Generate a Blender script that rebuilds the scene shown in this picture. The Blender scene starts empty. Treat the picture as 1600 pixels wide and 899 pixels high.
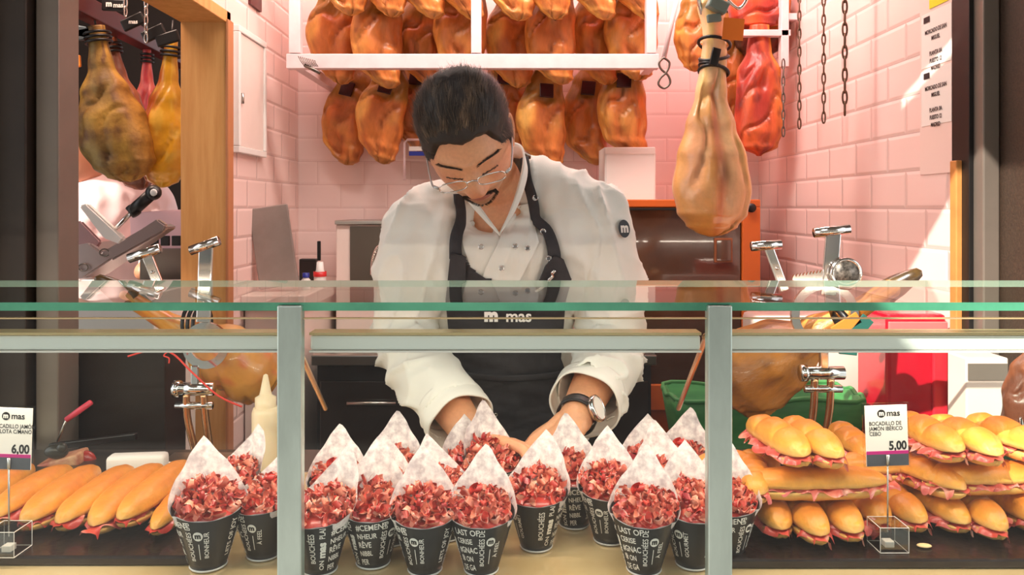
import bpy, bmesh, math, random
from mathutils import Vector, Matrix, Euler, noise
from mathutils.bvhtree import BVHTree
random.seed(7)
S = bpy.context.scene
COL = S.collection
PI = math.pi

# ------------------------------------------------------------------ camera
EYE = 1.42; FPX = 1200.0; HOR = 323.0
cam = bpy.data.cameras.new('camera'); camo = bpy.data.objects.new('camera', cam); COL.objects.link(camo)
cam.sensor_width = 36; cam.lens = 27
camo.location = (0, 0, EYE); camo.rotation_euler = (PI/2, 0, 0)
cam.shift_y = -(449.5-HOR)/1600; cam.clip_start = .02
S.camera = camo
S.view_settings.view_transform = 'Standard'; S.view_settings.look = 'None'
S.view_settings.gamma = 1; S.view_settings.use_curve_mapping = False
S.view_settings.exposure = 0.22

def P(px, py, d):
    "world point seen at photo pixel (px, py), d metres in front of the camera"
    return Vector(((px-800)/FPX*d, d, EYE-(py-HOR)/FPX*d))

# ------------------------------------------------------------------ light
W = bpy.data.worlds.new('daylight'); S.world = W; W.use_nodes = True
W.node_tree.nodes['Background'].inputs[0].default_value = (.93, .96, 1, 1)
W.node_tree.nodes['Background'].inputs[1].default_value = 1.9
sl = bpy.data.lights.new('sun', 'SUN'); sl.energy = 7; sl.angle = .01; sl.color = (1, .93, .82)
so = bpy.data.objects.new('sun', sl); COL.objects.link(so)
SUN = Vector((.9, 1, -1)).normalized()
so.rotation_euler = SUN.to_track_quat('-Z', 'Y').to_euler()
def area(name, loc, target, sx, sy, power, col, spread=180):
    l = bpy.data.lights.new(name, 'AREA'); l.shape = 'RECTANGLE'; l.size = sx; l.size_y = sy
    l.energy = power; l.color = col; l.spread = math.radians(spread)
    o = bpy.data.objects.new(name, l); COL.objects.link(o); o.location = loc
    o.rotation_euler = (Vector(target)-Vector(loc)).to_track_quat('-Z', 'Y').to_euler()
    return o
area('ceiling_lamp_light', (0, 1.9, 2.5), (0, 2.55, 1.5), 1.4, .15, 19, (1, .90, .82))
area('pink_lamp_light', (.62, 2.3, 2.52), (.72, 2.5, 1), .3, .3, 6, (1, .46, .50))
area('pink_lamp_light', (-.45, 2.45, 2.52), (-.5, 2.7, 1), .3, .2, 1.5, (1, .6, .62))
area('left_room_light', (-1.2, 1.9, 2.5), (-1.4, 2.4, 1.3), .6, .2, 12, (1, .72, .58))

# ------------------------------------------------------------------ materials
def lin(c):
    return tuple(((v/12.92) if v <= .04045 else ((v+.055)/1.055)**2.4) for v in [q/255 for q in c])
MATS = {}
def mat(name, rgb, rough=.5, metal=0, bump=0, bscale=40, var=0, vscale=8, rgb2=None, coat=0, spec=.5, sss=0, emis=0, attr=None, stretch=(1,1,1), trans=0):
    if name in MATS: return MATS[name]
    m = bpy.data.materials.new(name); m.use_nodes = True; MATS[name] = m
    nt = m.node_tree; b = nt.nodes['Principled BSDF']; N = nt.nodes.new; L = nt.links.new
    c = (*lin(rgb), 1)
    b.inputs['Base Color'].default_value = c; b.inputs['Roughness'].default_value = rough
    b.inputs['Metallic'].default_value = metal; b.inputs['Coat Weight'].default_value = coat
    b.inputs['Specular IOR Level'].default_value = spec
    if trans: b.inputs['Transmission Weight'].default_value = trans
    if sss:
        b.inputs['Subsurface Weight'].default_value = sss; b.inputs['Subsurface Radius'].default_value = (.012,.004,.002)
    if emis:
        b.inputs['Emission Color'].default_value = c; b.inputs['Emission Strength'].default_value = emis
    tc = N('ShaderNodeTexCoord'); mp = N('ShaderNodeMapping'); mp.inputs['Scale'].default_value = stretch
    L(tc.outputs['Object'], mp.inputs[0])
    src = None
    if attr:
        a = N('ShaderNodeAttribute'); a.attribute_name = attr; src = a.outputs['Color']
    if rgb2 or var:
        n = N('ShaderNodeTexNoise'); n.inputs['Scale'].default_value = vscale; n.inputs['Detail'].default_value = 6
        n.inputs['Roughness'].default_value = .6
        L(mp.outputs[0], n.inputs[0])
        r = N('ShaderNodeMapRange'); r.inputs[1].default_value = .35; r.inputs[2].default_value = .65
        L(n.outputs[0], r.inputs[0])
        mx = N('ShaderNodeMix'); mx.data_type = 'RGBA'; L(r.outputs[0], mx.inputs[0])
        if rgb2:
            mx.inputs[6].default_value = c; mx.inputs[7].default_value = (*lin(rgb2), 1)
            src2 = mx.outputs[2]
            if src:
                m2 = N('ShaderNodeMix'); m2.data_type = 'RGBA'; m2.blend_type = 'MULTIPLY'; m2.inputs[0].default_value = 1
                L(src, m2.inputs[6]); L(src2, m2.inputs[7]); src = m2.outputs[2]
            else: src = src2
        else:
            mx.inputs[6].default_value = (1-var, 1-var, 1-var, 1); mx.inputs[7].default_value = (1+var, 1+var, 1+var, 1)
            m2 = N('ShaderNodeMix'); m2.data_type = 'RGBA'; m2.blend_type = 'MULTIPLY'; m2.inputs[0].default_value = 1
            L(mx.outputs[2], m2.inputs[7])
            if src: L(src, m2.inputs[6])
            else: m2.inputs[6].default_value = c
            src = m2.outputs[2]
    if src: L(src, b.inputs['Base Color'])
    if bump:
        n = N('ShaderNodeTexNoise'); n.inputs['Scale'].default_value = bscale; n.inputs['Detail'].default_value = 5
        L(mp.outputs[0], n.inputs[0]); bp = N('ShaderNodeBump'); bp.inputs['Strength'].default_value = bump
        bp.inputs['Distance'].default_value = .01; L(n.outputs[0], bp.inputs['Height']); L(bp.outputs[0], b.inputs['Normal'])
    return m

def tile_mat(name, rgb, axes, off=(0, 0), w=.17, h=.085, grout=(205, 175, 168), bst=.35):
    m = bpy.data.materials.new(name); m.use_nodes = True; MATS[name] = m
    nt = m.node_tree; b = nt.nodes['Principled BSDF']; N = nt.nodes.new; L = nt.links.new
    tc = N('ShaderNodeTexCoord'); sp = N('ShaderNodeSeparateXYZ'); cb = N('ShaderNodeCombineXYZ')
    L(tc.outputs['Object'], sp.inputs[0])
    for k in (0, 1):
        ad = N('ShaderNodeMath'); ad.operation = 'ADD'; ad.inputs[1].default_value = off[k]
        L(sp.outputs[axes[k]], ad.inputs[0]); L(ad.outputs[0], cb.inputs[k])
    def brick(ms, sm):
        t = N('ShaderNodeTexBrick'); t.inputs['Scale'].default_value = 1; t.inputs['Brick Width'].default_value = w
        t.inputs['Row Height'].default_value = h; t.inputs['Mortar Size'].default_value = ms; t.inputs['Mortar Smooth'].default_value = sm
        L(cb.outputs[0], t.inputs['Vector']); return t
    t = brick(.0012, .3)
    c = lin(rgb)
    t.inputs['Color1'].default_value = (*c, 1); t.inputs['Color2'].default_value = (*[min(1, v*1.05) for v in c], 1); t.inputs['Mortar'].default_value = (*lin(grout), 1)
    L(t.outputs['Color'], b.inputs['Base Color'])
    t2 = brick(.009, 1)
    iv = N('ShaderNodeMath'); iv.operation = 'SUBTRACT'; iv.inputs[0].default_value = 1; L(t2.outputs['Fac'], iv.inputs[1])
    bp = N('ShaderNodeBump'); bp.inputs['Strength'].default_value = bst; bp.inputs['Distance'].default_value = .006
    L(iv.outputs[0], bp.inputs['Height']); L(bp.outputs[0], b.inputs['Normal'])
    b.inputs['Roughness'].default_value = .18
    return m

def glass_mat(name, tint=(.97, 1, .985), ior=1.5, rough=0.0, boost=1.0):
    m = bpy.data.materials.new(name); m.use_nodes = True; MATS[name] = m
    nt = m.node_tree; N = nt.nodes.new; L = nt.links.new
    for n in list(nt.nodes): nt.nodes.remove(n)
    o = N('ShaderNodeOutputMaterial'); mx = N('ShaderNodeMixShader'); tr = N('ShaderNodeBsdfTransparent'); gl = N('ShaderNodeBsdfGlossy')
    fr = N('ShaderNodeFresnel'); ge = N('ShaderNodeNewGeometry')
    fr.inputs[0].default_value = ior; tr.inputs[0].default_value = (*tint, 1); gl.inputs['Roughness'].default_value = rough
    iv = N('ShaderNodeMath'); iv.operation = 'SUBTRACT'; iv.inputs[0].default_value = 1; L(ge.outputs['Backfacing'], iv.inputs[1])
    mu = N('ShaderNodeMath'); mu.operation = 'MULTIPLY'; L(fr.outputs[0], mu.inputs[0]); L(iv.outputs[0], mu.inputs[1])
    mb = N('ShaderNodeMath'); mb.operation = 'MULTIPLY'; L(mu.outputs[0], mb.inputs[0]); mb.inputs[1].default_value = boost
    L(mb.outputs[0], mx.inputs[0]); L(tr.outputs[0], mx.inputs[1]); L(gl.outputs[0], mx.inputs[2]); L(mx.outputs[0], o.inputs[0])
    return m

M = dict(
 wood=mat('oak_veneer', (220, 164, 100), .45, rgb2=(206, 146, 82), vscale=5, stretch=(9, 9, .8)),
 wood_edge=mat('oak_edge', (205, 138, 74), .5, var=.1, vscale=20),
 steel=mat('brushed_steel', (190, 186, 180), .28, 1, bump=.04, bscale=120, stretch=(1, 1, .05)),
 steel_dark=mat('worn_dark_steel', (120, 112, 104), .35, 1),
 chrome=mat('chrome', (225, 220, 215), .12, 1),
 brass=mat('warm_rod_metal', (205, 160, 120), .25, 1),
 frame=mat('grey_painted_frame', (128, 116, 106), .4, .3, var=.06),
 frame_dark=mat('dark_bronze_frame', (62, 50, 42), .45, .2, rgb2=(48, 38, 32), vscale=4),
 stone=mat('dark_speckled_stone', (58, 44, 36), .5, rgb2=(74, 58, 46), vscale=260, bump=.15, bscale=200),
 white_plastic=mat('white_plastic', (235, 230, 224), .35),
 pink_rail=mat('painted_rail', (232, 205, 205), .35, var=.08, vscale=12),
 black=mat('black_plastic', (22, 20, 20), .4),
 black_tape=mat('black_tape', (26, 16, 18), .35, rgb2=(70, 14, 20), vscale=30),
 post=mat('satin_aluminium_post', (196, 210, 200), .32, .75, var=.12, vscale=18, stretch=(1, 1, .3)),
 rail=mat('white_aluminium', (236, 238, 232), .25, .1),
 gold=mat('gold_edge', (226, 200, 150), .25, .5),
 glass_edge=mat('green_glass_edge', (52, 128, 98), .08, 0, spec=.8, coat=1, rgb2=(100, 190, 150), vscale=3.5),
 glass_line=mat('pale_glass_edge', (215, 230, 215), .15),
 glass=glass_mat('clear_glass'),
 glass_top=glass_mat('clear_top_glass', (.93, .985, .95), 1.45),
 acrylic=glass_mat('clear_acrylic', (.93, .93, .92), 1.49),
 acrylic_block=glass_mat('thick_acrylic', (.80, .80, .78), 1.6, .05, 2.2),
 deck=mat('warm_steel_deck', (236, 208, 158), .12, .15, rgb2=(222, 188, 132), vscale=5, coat=1),
 slate=mat('black_slate', (38, 27, 25), .22, bump=.1, bscale=60),
 dark_wood=mat('dark_brown_panel', (52, 38, 30), .45, rgb2=(42, 31, 26), vscale=6),
 dark=mat('dark_interior', (34, 28, 26), .7),
 white_wall=mat('cream_wall', (236, 216, 206), .35, var=.03),
 floor=mat('grey_floor_tile', (110, 104, 98), .4, var=.12),
 paving=mat('street_paving', (128, 124, 118), .7, var=.2, vscale=3),
 facade=mat('opposite_facade', (150, 140, 128), .8, var=.08),
 beam_red=mat('dark_red_beam', (86, 30, 28), .4, var=.1),
 green=mat('green_cloth', (72, 142, 76), .6, rgb2=(50, 118, 62), vscale=7, stretch=(1, 1, 5)),
 red=mat('red_gloss_panel', (196, 20, 44), .25, coat=.5),
 paper=mat('white_paper', (236, 228, 220), .6),
 ink=mat('black_ink', (30, 26, 28), .5),
 magenta=mat('magenta_band', (190, 20, 120), .5),
 greyband=mat('grey_band', (74, 76, 84), .5),
 white_ink=mat('white_print', (238, 232, 224), .5),
 yellow=mat('yellow_sticker', (238, 220, 40), .5),
 orange=mat('orange_card', (235, 128, 40), .5),
 oven=mat('orange_oven_frame', (214, 104, 40), .4, var=.05),
 oven_glass=mat('smoked_oven_glass', (66, 44, 34), .12, rgb2=(92, 62, 46), vscale=3, coat=.6),
 chain=mat('rusty_chain', (110, 86, 70), .4, .8, var=.2, vscale=60),
 chain_old=mat('chain_rust', (120, 60, 35), .6, .3),
 rope=mat('red_string', (225, 70, 60), .6),
 cream=mat('cream_plastic_bottle', (238, 216, 180), .35, sss=.1),
 blue=mat('blue_plastic', (40, 50, 140), .4),
 redp=mat('red_plastic', (205, 40, 40), .4),
 pinkp=mat('pink_handle', (220, 70, 90), .4),
 grey_board=mat('grey_board', (156, 140, 132), .4, .35, rgb2=(136, 122, 114), vscale=6),
)

# ------------------------------------------------------------------ helpers
def put(o, parent=None):
    COL.objects.link(o)
    if parent is not None: o.parent = parent
    return o
def obj(name, bm, m, parent=None, smooth=True, loc=None):
    me = bpy.data.meshes.new(name)
    if isinstance(bm, bpy.types.Mesh): me = bm
    else:
        bm.to_mesh(me); bm.free()
    if smooth:
        for p in me.polygons: p.use_smooth = True
    o = bpy.data.objects.new(name, me)
    if not isinstance(m, (list, tuple)): m = [m]
    if len(me.materials) == 0:
        for q in m: me.materials.append(q)
    put(o, parent)
    if loc is not None: o.location = loc
    return o
def tag(o, label, cat, group=None, kind=None):
    o['label'] = label; o['category'] = cat
    if group: o['group'] = group
    if kind: o['kind'] = kind
    return o
def thing(name, label, cat, loc=(0, 0, 0), rot=(0, 0, 0), group=None):
    o = bpy.data.objects.new(name, None); put(o); o.location = loc; o.rotation_euler = rot; o.empty_display_size = .05
    return tag(o, label, cat, group)
def struct(name, bm, m, smooth=False, label=None):
    o = obj(name, bm, m, None, smooth); o['kind'] = 'structure'
    o['label'] = label or name.replace('_', ' ')
    return o
def copytree(src, name_loc, rot=None, scale=None, label=None):
    r = src.copy(); COL.objects.link(r); r.location = name_loc
    if rot is not None: r.rotation_euler = rot
    if scale is not None: r.scale = scale
    if label: r['label'] = label
    for ch in list(src.children):
        c = ch.copy(); COL.objects.link(c); c.parent = r
        for g in ch.children:
            d = g.copy(); COL.objects.link(d); d.parent = c
    return r
def bbox(bm, c, s, rot=None, bev=0, mi=0):
    "box with centre c and full size s"
    v = bmesh.ops.create_cube(bm, size=1)['verts']
    mt = Matrix.Translation(c)
    if rot is not None: mt = mt @ (rot.to_4x4() if isinstance(rot, Matrix) else Euler(rot).to_matrix().to_4x4())
    mt = mt @ Matrix.Diagonal((*s, 1))
    bmesh.ops.transform(bm, matrix=mt, verts=v)
    fs = set(f for q in v for f in q.link_faces)
    for f in fs: f.material_index = mi
    if bev:
        es = list(set(e for q in v for e in q.link_edges))
        bmesh.ops.bevel(bm, geom=es, offset=bev, segments=2, affect='EDGES', profile=.5)
    return bm
def box(c, s, rot=None, bev=0):
    return bbox(bmesh.new(), c, s, rot, bev)
def box2(a, b, bev=0):
    a = Vector(a); b = Vector(b)
    return box((a+b)/2, [abs(b[i]-a[i]) for i in range(3)], None, bev)
def frame_axes(t, up=Vector((0, 0, 1))):
    t = t.normalized()
    if abs(t.dot(up)) > .97: up = Vector((0, 1, 0))
    s = t.cross(up).normalized(); u = s.cross(t).normalized()
    return s, u
def smooth_path(pts, n=6):
    pts = [Vector(p) for p in pts]; out = []
    for i in range(len(pts)-1):
        p0 = pts[max(i-1, 0)]; p1 = pts[i]; p2 = pts[i+1]; p3 = pts[min(i+2, len(pts)-1)]
        for k in range(n):
            t = k/n
            out.append(.5*((2*p1)+(-p0+p2)*t+(2*p0-5*p1+4*p2-p3)*t*t+(-p0+3*p1-3*p2+p3)*t**3))
    out.append(pts[-1]); return out
def tube(bm, pts, r, seg=8, closed=False, flat=1.0, mi=0, up=Vector((0, 0, 1))):
    "swept tube; r a number or a list; round ends when open"
    pts = [Vector(p) for p in pts]; n = len(pts)
    rs = list(r) if isinstance(r, (list, tuple)) else [r]*n
    if len(rs) != n:
        rs = [rs[min(int(i/(n-1)*(len(rs)-1)), len(rs)-2)]*(1-((i/(n-1)*(len(rs)-1)) - min(int(i/(n-1)*(len(rs)-1)), len(rs)-2))) +
              rs[min(int(i/(n-1)*(len(rs)-1)), len(rs)-2)+1]*((i/(n-1)*(len(rs)-1)) - min(int(i/(n-1)*(len(rs)-1)), len(rs)-2)) for i in range(n)]
    rings = []; s_prev = None
    for i, p in enumerate(pts):
        a = pts[i-1] if (i > 0 or closed) else pts[i]; b = pts[(i+1) % n] if (i < n-1 or closed) else pts[i]
        t = (b-a).normalized() if (b-a).length > 1e-9 else Vector((0, 0, 1))
        if s_prev is None: s, u = frame_axes(t, up)
        else:
            s = (s_prev-t*s_prev.dot(t))
            s = s.normalized() if s.length > 1e-6 else frame_axes(t, up)[0]
            u = s.cross(t).normalized()
        s_prev = s
        rings.append([bm.verts.new(p+(s*math.cos(2*PI*k/seg)+u*math.sin(2*PI*k/seg)*flat)*rs[i]) for k in range(seg)])
    m_ = n if closed else n-1
    for i in range(m_):
        A = rings[i]; B = rings[(i+1) % n]
        for k in range(seg):
            f = bm.faces.new((A[k], A[(k+1) % seg], B[(k+1) % seg], B[k])); f.material_index = mi
    if not closed:
        for R, sgn in ((rings[0], 1), (rings[-1], -1)):
            f = bm.faces.new(R if sgn < 0 else R[::-1]); f.material_index = mi
    return bm
def ball(bm, c, r, sub=3, scale=(1, 1, 1), rot=None):
    v = bmesh.ops.create_icosphere(bm, subdivisions=sub, radius=1)['verts']
    mt = Matrix.Translation(c)
    if rot is not None: mt = mt @ (rot.to_4x4() if isinstance(rot, Matrix) else Euler(rot).to_matrix().to_4x4())
    mt = mt @ Matrix.Diagonal((r*scale[0], r*scale[1], r*scale[2], 1))
    bmesh.ops.transform(bm, matrix=mt, verts=v); return v
def limb(bm, pts, rs, seg=20, n=5):
    "tapered closed limb with round ends, for the union"
    q = smooth_path(pts, n); m_ = len(pts)
    r = []
    for i in range(len(q)):
        t = i/n; k = min(int(t), m_-2); f = t-k; f = f*f*(3-2*f); r.append(rs[k]*(1-f)+rs[k+1]*f)
    d0 = (q[0]-q[1]).normalized(); d1 = (q[-1]-q[-2]).normalized()
    a = [q[0]+d0*r[0]*x for x in (.98, .85, .5)]; ar = [r[0]*.2, r[0]*.53, r[0]*.87]
    b = [q[-1]+d1*r[-1]*x for x in (.5, .85, .98)]; br = [r[-1]*.87, r[-1]*.53, r[-1]*.2]
    tube(bm, a+q+b, ar+r+br, seg)
def lathe(bm, prof, c=(0, 0, 0), seg=32, a0=0, a1=2*PI, mi=0):
    full = abs(a1-a0-2*PI) < 1e-6; n = seg if full else seg+1
    rings = []
    for r, z in prof:
        rings.append([bm.verts.new((c[0]+r*math.cos(a0+(a1-a0)*k/seg), c[1]+r*math.sin(a0+(a1-a0)*k/seg), c[2]+z)) for k in range(n)])
    for i in range(len(prof)-1):
        for k in range(seg):
            k2 = (k+1) % n
            f = bm.faces.new((rings[i][k], rings[i][k2], rings[i+1][k2], rings[i+1][k])); f.material_index = mi
    return bm
def xform(bm, mt):
    bmesh.ops.transform(bm, matrix=mt, verts=bm.verts); return bm
def cyl(bm, a, b, r, seg=20, mi=0):
    return tube(bm, [a, b], r, seg, mi=mi)
def poly_prism(bm, pts, th, mt=None, mi=0):
    "extruded polygon; pts 2-D in local xz, thickness along y"
    A = [bm.verts.new((x, -th/2, z)) for x, z in pts]; B = [bm.verts.new((x, th/2, z)) for x, z in pts]
    fs = [bm.faces.new(A), bm.faces.new(B[::-1])]
    for i in range(len(pts)):
        j = (i+1) % len(pts); fs.append(bm.faces.new((A[j], A[i], B[i], B[j])))
    for f in fs: f.material_index = mi
    if mt is not None: bmesh.ops.transform(bm, matrix=mt, verts=A+B)
    bmesh.ops.recalc_face_normals(bm, faces=fs)
    return bm
_tc = {}
def text_geo(s, size, bold=0, align='CENTER'):
    "list of (verts, faces) of a flat text, in its xy plane"
    k = (s, size, bold, align)
    if k in _tc: return _tc[k]
    cu = bpy.data.curves.new('t', 'FONT'); cu.body = s; cu.size = size; cu.align_x = align; cu.align_y = 'CENTER'; cu.resolution_u = 3
    cu.offset = bold*size; cu.fill_mode = 'FRONT'
    o = bpy.data.objects.new('t', cu); COL.objects.link(o)
    dg = bpy.context.evaluated_depsgraph_get(); me = bpy.data.meshes.new_from_object(o.evaluated_get(dg))
    v = [w.co.copy() for w in me.vertices]; f = [list(p.vertices) for p in me.polygons]
    bpy.data.objects.remove(o); bpy.data.curves.remove(cu); bpy.data.meshes.remove(me)
    _tc[k] = (v, f); return v, f
def add_text(bm, s, size, mapf, bold=0, align='CENTER', rot=0, off=(0, 0), mi=0, sx=1.0):
    v, f = text_geo(s, size, bold, align); c, sn = math.cos(rot), math.sin(rot)
    vs = []
    for w in v:
        x, y = w.x*sx, w.y
        vs.append(bm.verts.new(mapf(off[0]+x*c-y*sn, off[1]+x*sn+y*c)))
    for q in f:
        try:
            ff = bm.faces.new([vs[i] for i in q]); ff.material_index = mi
        except ValueError: pass
def remesh(bm, vox, smooth_it=2, name='u', fac=.5):
    me = bpy.data.meshes.new(name); bm.to_mesh(me); bm.free()
    o = bpy.data.objects.new(name, me); COL.objects.link(o)
    md = o.modifiers.new('r', 'REMESH'); md.mode = 'VOXEL'; md.voxel_size = vox
    if smooth_it:
        sm = o.modifiers.new('s', 'SMOOTH'); sm.factor = fac; sm.iterations = smooth_it
    dg = bpy.context.evaluated_depsgraph_get(); out = bpy.data.meshes.new_from_object(o.evaluated_get(dg))
    bpy.data.objects.remove(o); bpy.data.meshes.remove(me)
    return out
def setcol(me, fn, name='col'):
    a = me.color_attributes.new(name, 'FLOAT_COLOR', 'POINT')
    buf = []
    for v in me.vertices: buf.extend(fn(v.co)); buf.append(1)
    a.data.foreach_set('color', buf)
def mixc(a, b, t):
    t = max(0, min(1, t)); return tuple(a[i]*(1-t)+b[i]*t for i in range(3))
def sst(a, b, x):
    t = max(0, min(1, (x-a)/(b-a))); return t*t*(3-2*t)
def displace(me, fn):
    no = [v.normal.copy() for v in me.vertices]
    for v, n in zip(me.vertices, no): v.co += n*fn(v.co, n)
    me.update()
def G(x, s): return math.exp(-.5*(x/s)**2)

# ------------------------------------------------------------------ the setting
struct('floor', box2((-3, 1.3, -.1), (1.6, 4, 0)), M['floor'])
struct('ceiling', box2((-3, 1.45, 2.62), (1.6, 4, 2.7)), M['white_wall'])
MT_R = tile_mat('bevelled_wall_tile', (240, 210, 202), (1, 2), (0.03, -1.415+.085*20))
MT_B = tile_mat('back_wall_tile', (242, 218, 212), (0, 2), (0.03, -1.415+.085*20), grout=(226, 196, 190), bst=.2)
struct('wall_back', box2((-.78, 2.805, 0), (1.0, 2.9, 2.62)), MT_B)
struct('wall_right', box2((.9, 1.54, 0), (1.0, 2.805, 2.62)), MT_R)
struct('wall_left', box2((-.9, 2.12, 0), (-.78, 2.9, 2.62)), MT_R)
struct('wall_left_upper', box2((-.9, 1.5, 1.955), (-.78, 2.12, 2.62)), MT_R, label='wall above the wooden opening')
struct('wall_left_room', box2((-3, 3.3, 0), (-.9, 3.4, 2.62)), M['dark'], label='dark far wall of the side room')
struct('wall_left_side', box2((-3.1, 1.4, 0), (-3, 3.4, 2.62)), M['dark'], label='dark side wall of the side room')
# wooden portal of the side opening
struct('trim_1', box2((-.902, 2.09, 0), (-.776, 2.12, 1.955), .002), M['wood'], label='oak veneered jamb of the side opening')
struct('trim_2', box2((-.902, 1.56, 1.922), (-.776, 2.12, 1.955), .002), M['wood'], label='oak veneered head of the side opening')
struct('trim_3', box2((-.778, 2.085, 0), (-.770, 2.125, 1.93), .002), mat('oak_dark_edge', (186, 122, 80), .5), label='narrow oak edge strip of the side opening')
struct('trim_4', box2((.882, 1.525, 0), (.9, 1.548, 1.512), .002), M['wood_edge'], label='oak edge strip at the end of the right wall')
# shop front
struct('trim_5', box2((-.906, 1.46, 0), (-.862, 1.53, 2.62), .003), M['frame'], label='grey metal shop front frame, left side')
struct('trim_6', box2((-.995, 1.44, 0), (-.912, 1.52, 2.62), .003), M['frame_dark'], label='dark bronze shop front pillar')
struct('trim_7', box2((-1.3, 1.40, 0), (-1.0, 1.47, 2.62), .003), M['frame'], label='grey metal shop front cladding, far left')
struct('trim_8', box2((.902, 1.47, 0), (.934, 1.53, 2.62), .003), M['frame'], label='grey metal shop front frame, right side')
struct('trim_9', box2((.893, 1.50, 0), (.902, 1.56, 2.62), .001), M['black'], label='black gasket of the right shop front frame')
struct('wall_street_right', box2((.936, 1.36, 0), (1.7, 1.54, 2.62), .002), M['stone'], label='dark speckled stone facing right of the shop front')
struct('lintel', box2((-1.7, 1.40, 2.1), (1.7, 1.56, 2.75)), M['frame_dark'], label='shop front lintel')
# added unseen sheet above the counter; its holes shape the sun patches
blk = bmesh.new(); AZ = 2.4
from mathutils.geometry import tessellate_polygon
_out = [(-2.2, -1.0), (2.2, -1.0), (2.2, 1.42), (-2.2, 1.42)]
_h = [[(-.58, -.5), (.12, -.5), (.12, .615), (-.58, .615)], [(.28, .849), (.195, .99), (.245, 1.045), (.335, .905)], [(.40, .90), (.315, 1.05), (.335, 1.08), (.425, .93)]]
_pts = [Vector((x, y, 0)) for l in [_out]+_h for x, y in l]
_tri = tessellate_polygon([[Vector((x, y, 0)) for x, y in l] for l in [_out]+_h])
for dz in (0, .03):
    vs = [blk.verts.new((p.x, p.y, AZ+dz)) for p in _pts]
    for t in _tri:
        blk.faces.new([vs[k] for k in t])
struct('sun_blocker', blk, mat('sun_blocker_face', (120, 110, 100), .8), label='added unseen sun blocker with holes above the counter')
struct('street_paving', box2((-12, -12, -.05), (12, 1.3, 0)), M['paving'])
fc = bmesh.new(); bbox(fc, (0, -9, 3), (24, .4, 6))
ff = struct('wall_opposite', fc, M['facade'], label='house front across the street')
fw = bmesh.new()
for i in range(-4, 5):
    for z in (1.3, 4.2): bbox(fw, (i*2.4+.6, -8.78, z), (1.1, .05, 1.7 if z > 2 else 2.2))
struct('window_1', fw, mat('dark_shop_window', (40, 44, 50), .1), label='dark windows across the street')
# ------------------------------------------------------------------ display case
case = thing('display_case', 'long glass display counter with grey posts across the shop front', 'display case', (0, 1.05, 0))
def cpart(name, bm, m, smooth=False, label=None):
    xform(bm, Matrix.Translation((0, -1.05, 0)))
    o = obj(name, bm, m, case, smooth)
    if label: o['label'] = label
    return o
ZT = EYE-.112; D0 = .900; D1 = 1.165; DECK = .97
def quad(pts):
    bm = bmesh.new(); bm.faces.new([bm.verts.new(p) for p in pts]); return bm
tb = box2((-1.35, D0+.001, ZT-.010), (1.35, D1-.001, ZT)); cpart('top_glass', tb, M['glass_top'])
e = box2((-1.35, D0-.002, ZT-.0098), (1.35, D0+.0008, ZT-.0002)); cpart('glass_edge', e, M['glass_edge'], label='green front edge of the top glass')
e = box2((-1.35, D1-.0008, ZT-.0098), (1.35, D1+.001, ZT-.0002)); cpart('glass_edge', e, M['glass_line'], label='pale rear edge of the top glass')
PX = [(-1.35, -.2735), (-.2435, .2275), (.2555, 1.35)]
for a, b in PX:
    g = box2((a, D0-.003, .93), (b, D0+.002, ZT-.018)); cpart('front_pane', g, M['glass'])
    e = box2((a, D0-.0035, ZT-.0195), (b, D0+.0025, ZT-.018)); cpart('pane_edge', e, M['gold'])
    r = bmesh.new(); zb = 1.247
    bbox(r, ((a+b)/2, D0+.036, zb+.009), (b-a-.001, .024, .018), None, .003)
    cpart('rail', r, M['rail'])
    r = box2((a, D0+.022, zb-.0025), (b, D0+.030, zb-.0003)); cpart('rail_highlight', r, M['paper'], label='painted white highlight along the bottom of the rail')  # white strip painted in as the bright highlight under the rail
    r = box2((a, D0+.022, zb+.0185), (b, D0+.050, zb+.0215)); cpart('rail_trim', r, M['gold'], label='gold trim on the rail')
for x in (-.2585, .2415):
    p = bmesh.new(); bbox(p, (x, D0-.002, 1.13), (.0285, .016, .35), None, .002); bbox(p, (x, D0-.002, 1.300), (.026, .013, .01))
    po = cpart('post', p, M['post'])
cpart('deck', box2((-1.35, D0+.013, DECK-.02), (1.35, 1.30, DECK)), M['deck'])
cpart('base_panel', box2((-1.35, D0+.02, 0), (1.35, D0+.05, DECK-.021)), M['steel'])
for x0 in (-.265, .235):
    s = bmesh.new(); tube(s, [(x0, D0+.03, 1.262), (x0-.012 if x0 < 0 else x0+.012, 1.14, 1.12)], .0035, 10); ball(s, (x0, D0+.03, 1.262), .005, 2)
    cpart('support_strut', s, M['brass'])
l = bpy.data.lights.new('case_strip_light', 'AREA'); l.shape = 'RECTANGLE'; l.size = 2.5; l.size_y = .012; l.energy = 4.6; l.color = (1, .86, .70)
o = bpy.data.objects.new('case_strip_light', l); COL.objects.link(o); o.location = (0, D0+.050, zb-.001); o.rotation_euler = (math.radians(22), 0, 0)

# ------------------------------------------------------------------ trays
def tray(x0, x1, y0, y1, z0, lab):
    b = bmesh.new(); bbox(b, ((x0+x1)/2, (y0+y1)/2, z0+.006), (x1-x0, y1-y0, .012), None, .003)
    return tag(obj('slate_tray', b, M['slate'], None, False), lab, 'tray')
TZ = DECK+.0125
tray(-1.25, -.386, .960, 1.255, DECK+.0005, 'black slate tray under the long plain baguette sandwiches at left')
tray(.268, 1.25, .952, 1.255, DECK+.0005, 'black slate tray under the stacked scored sandwiches at right')

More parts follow.
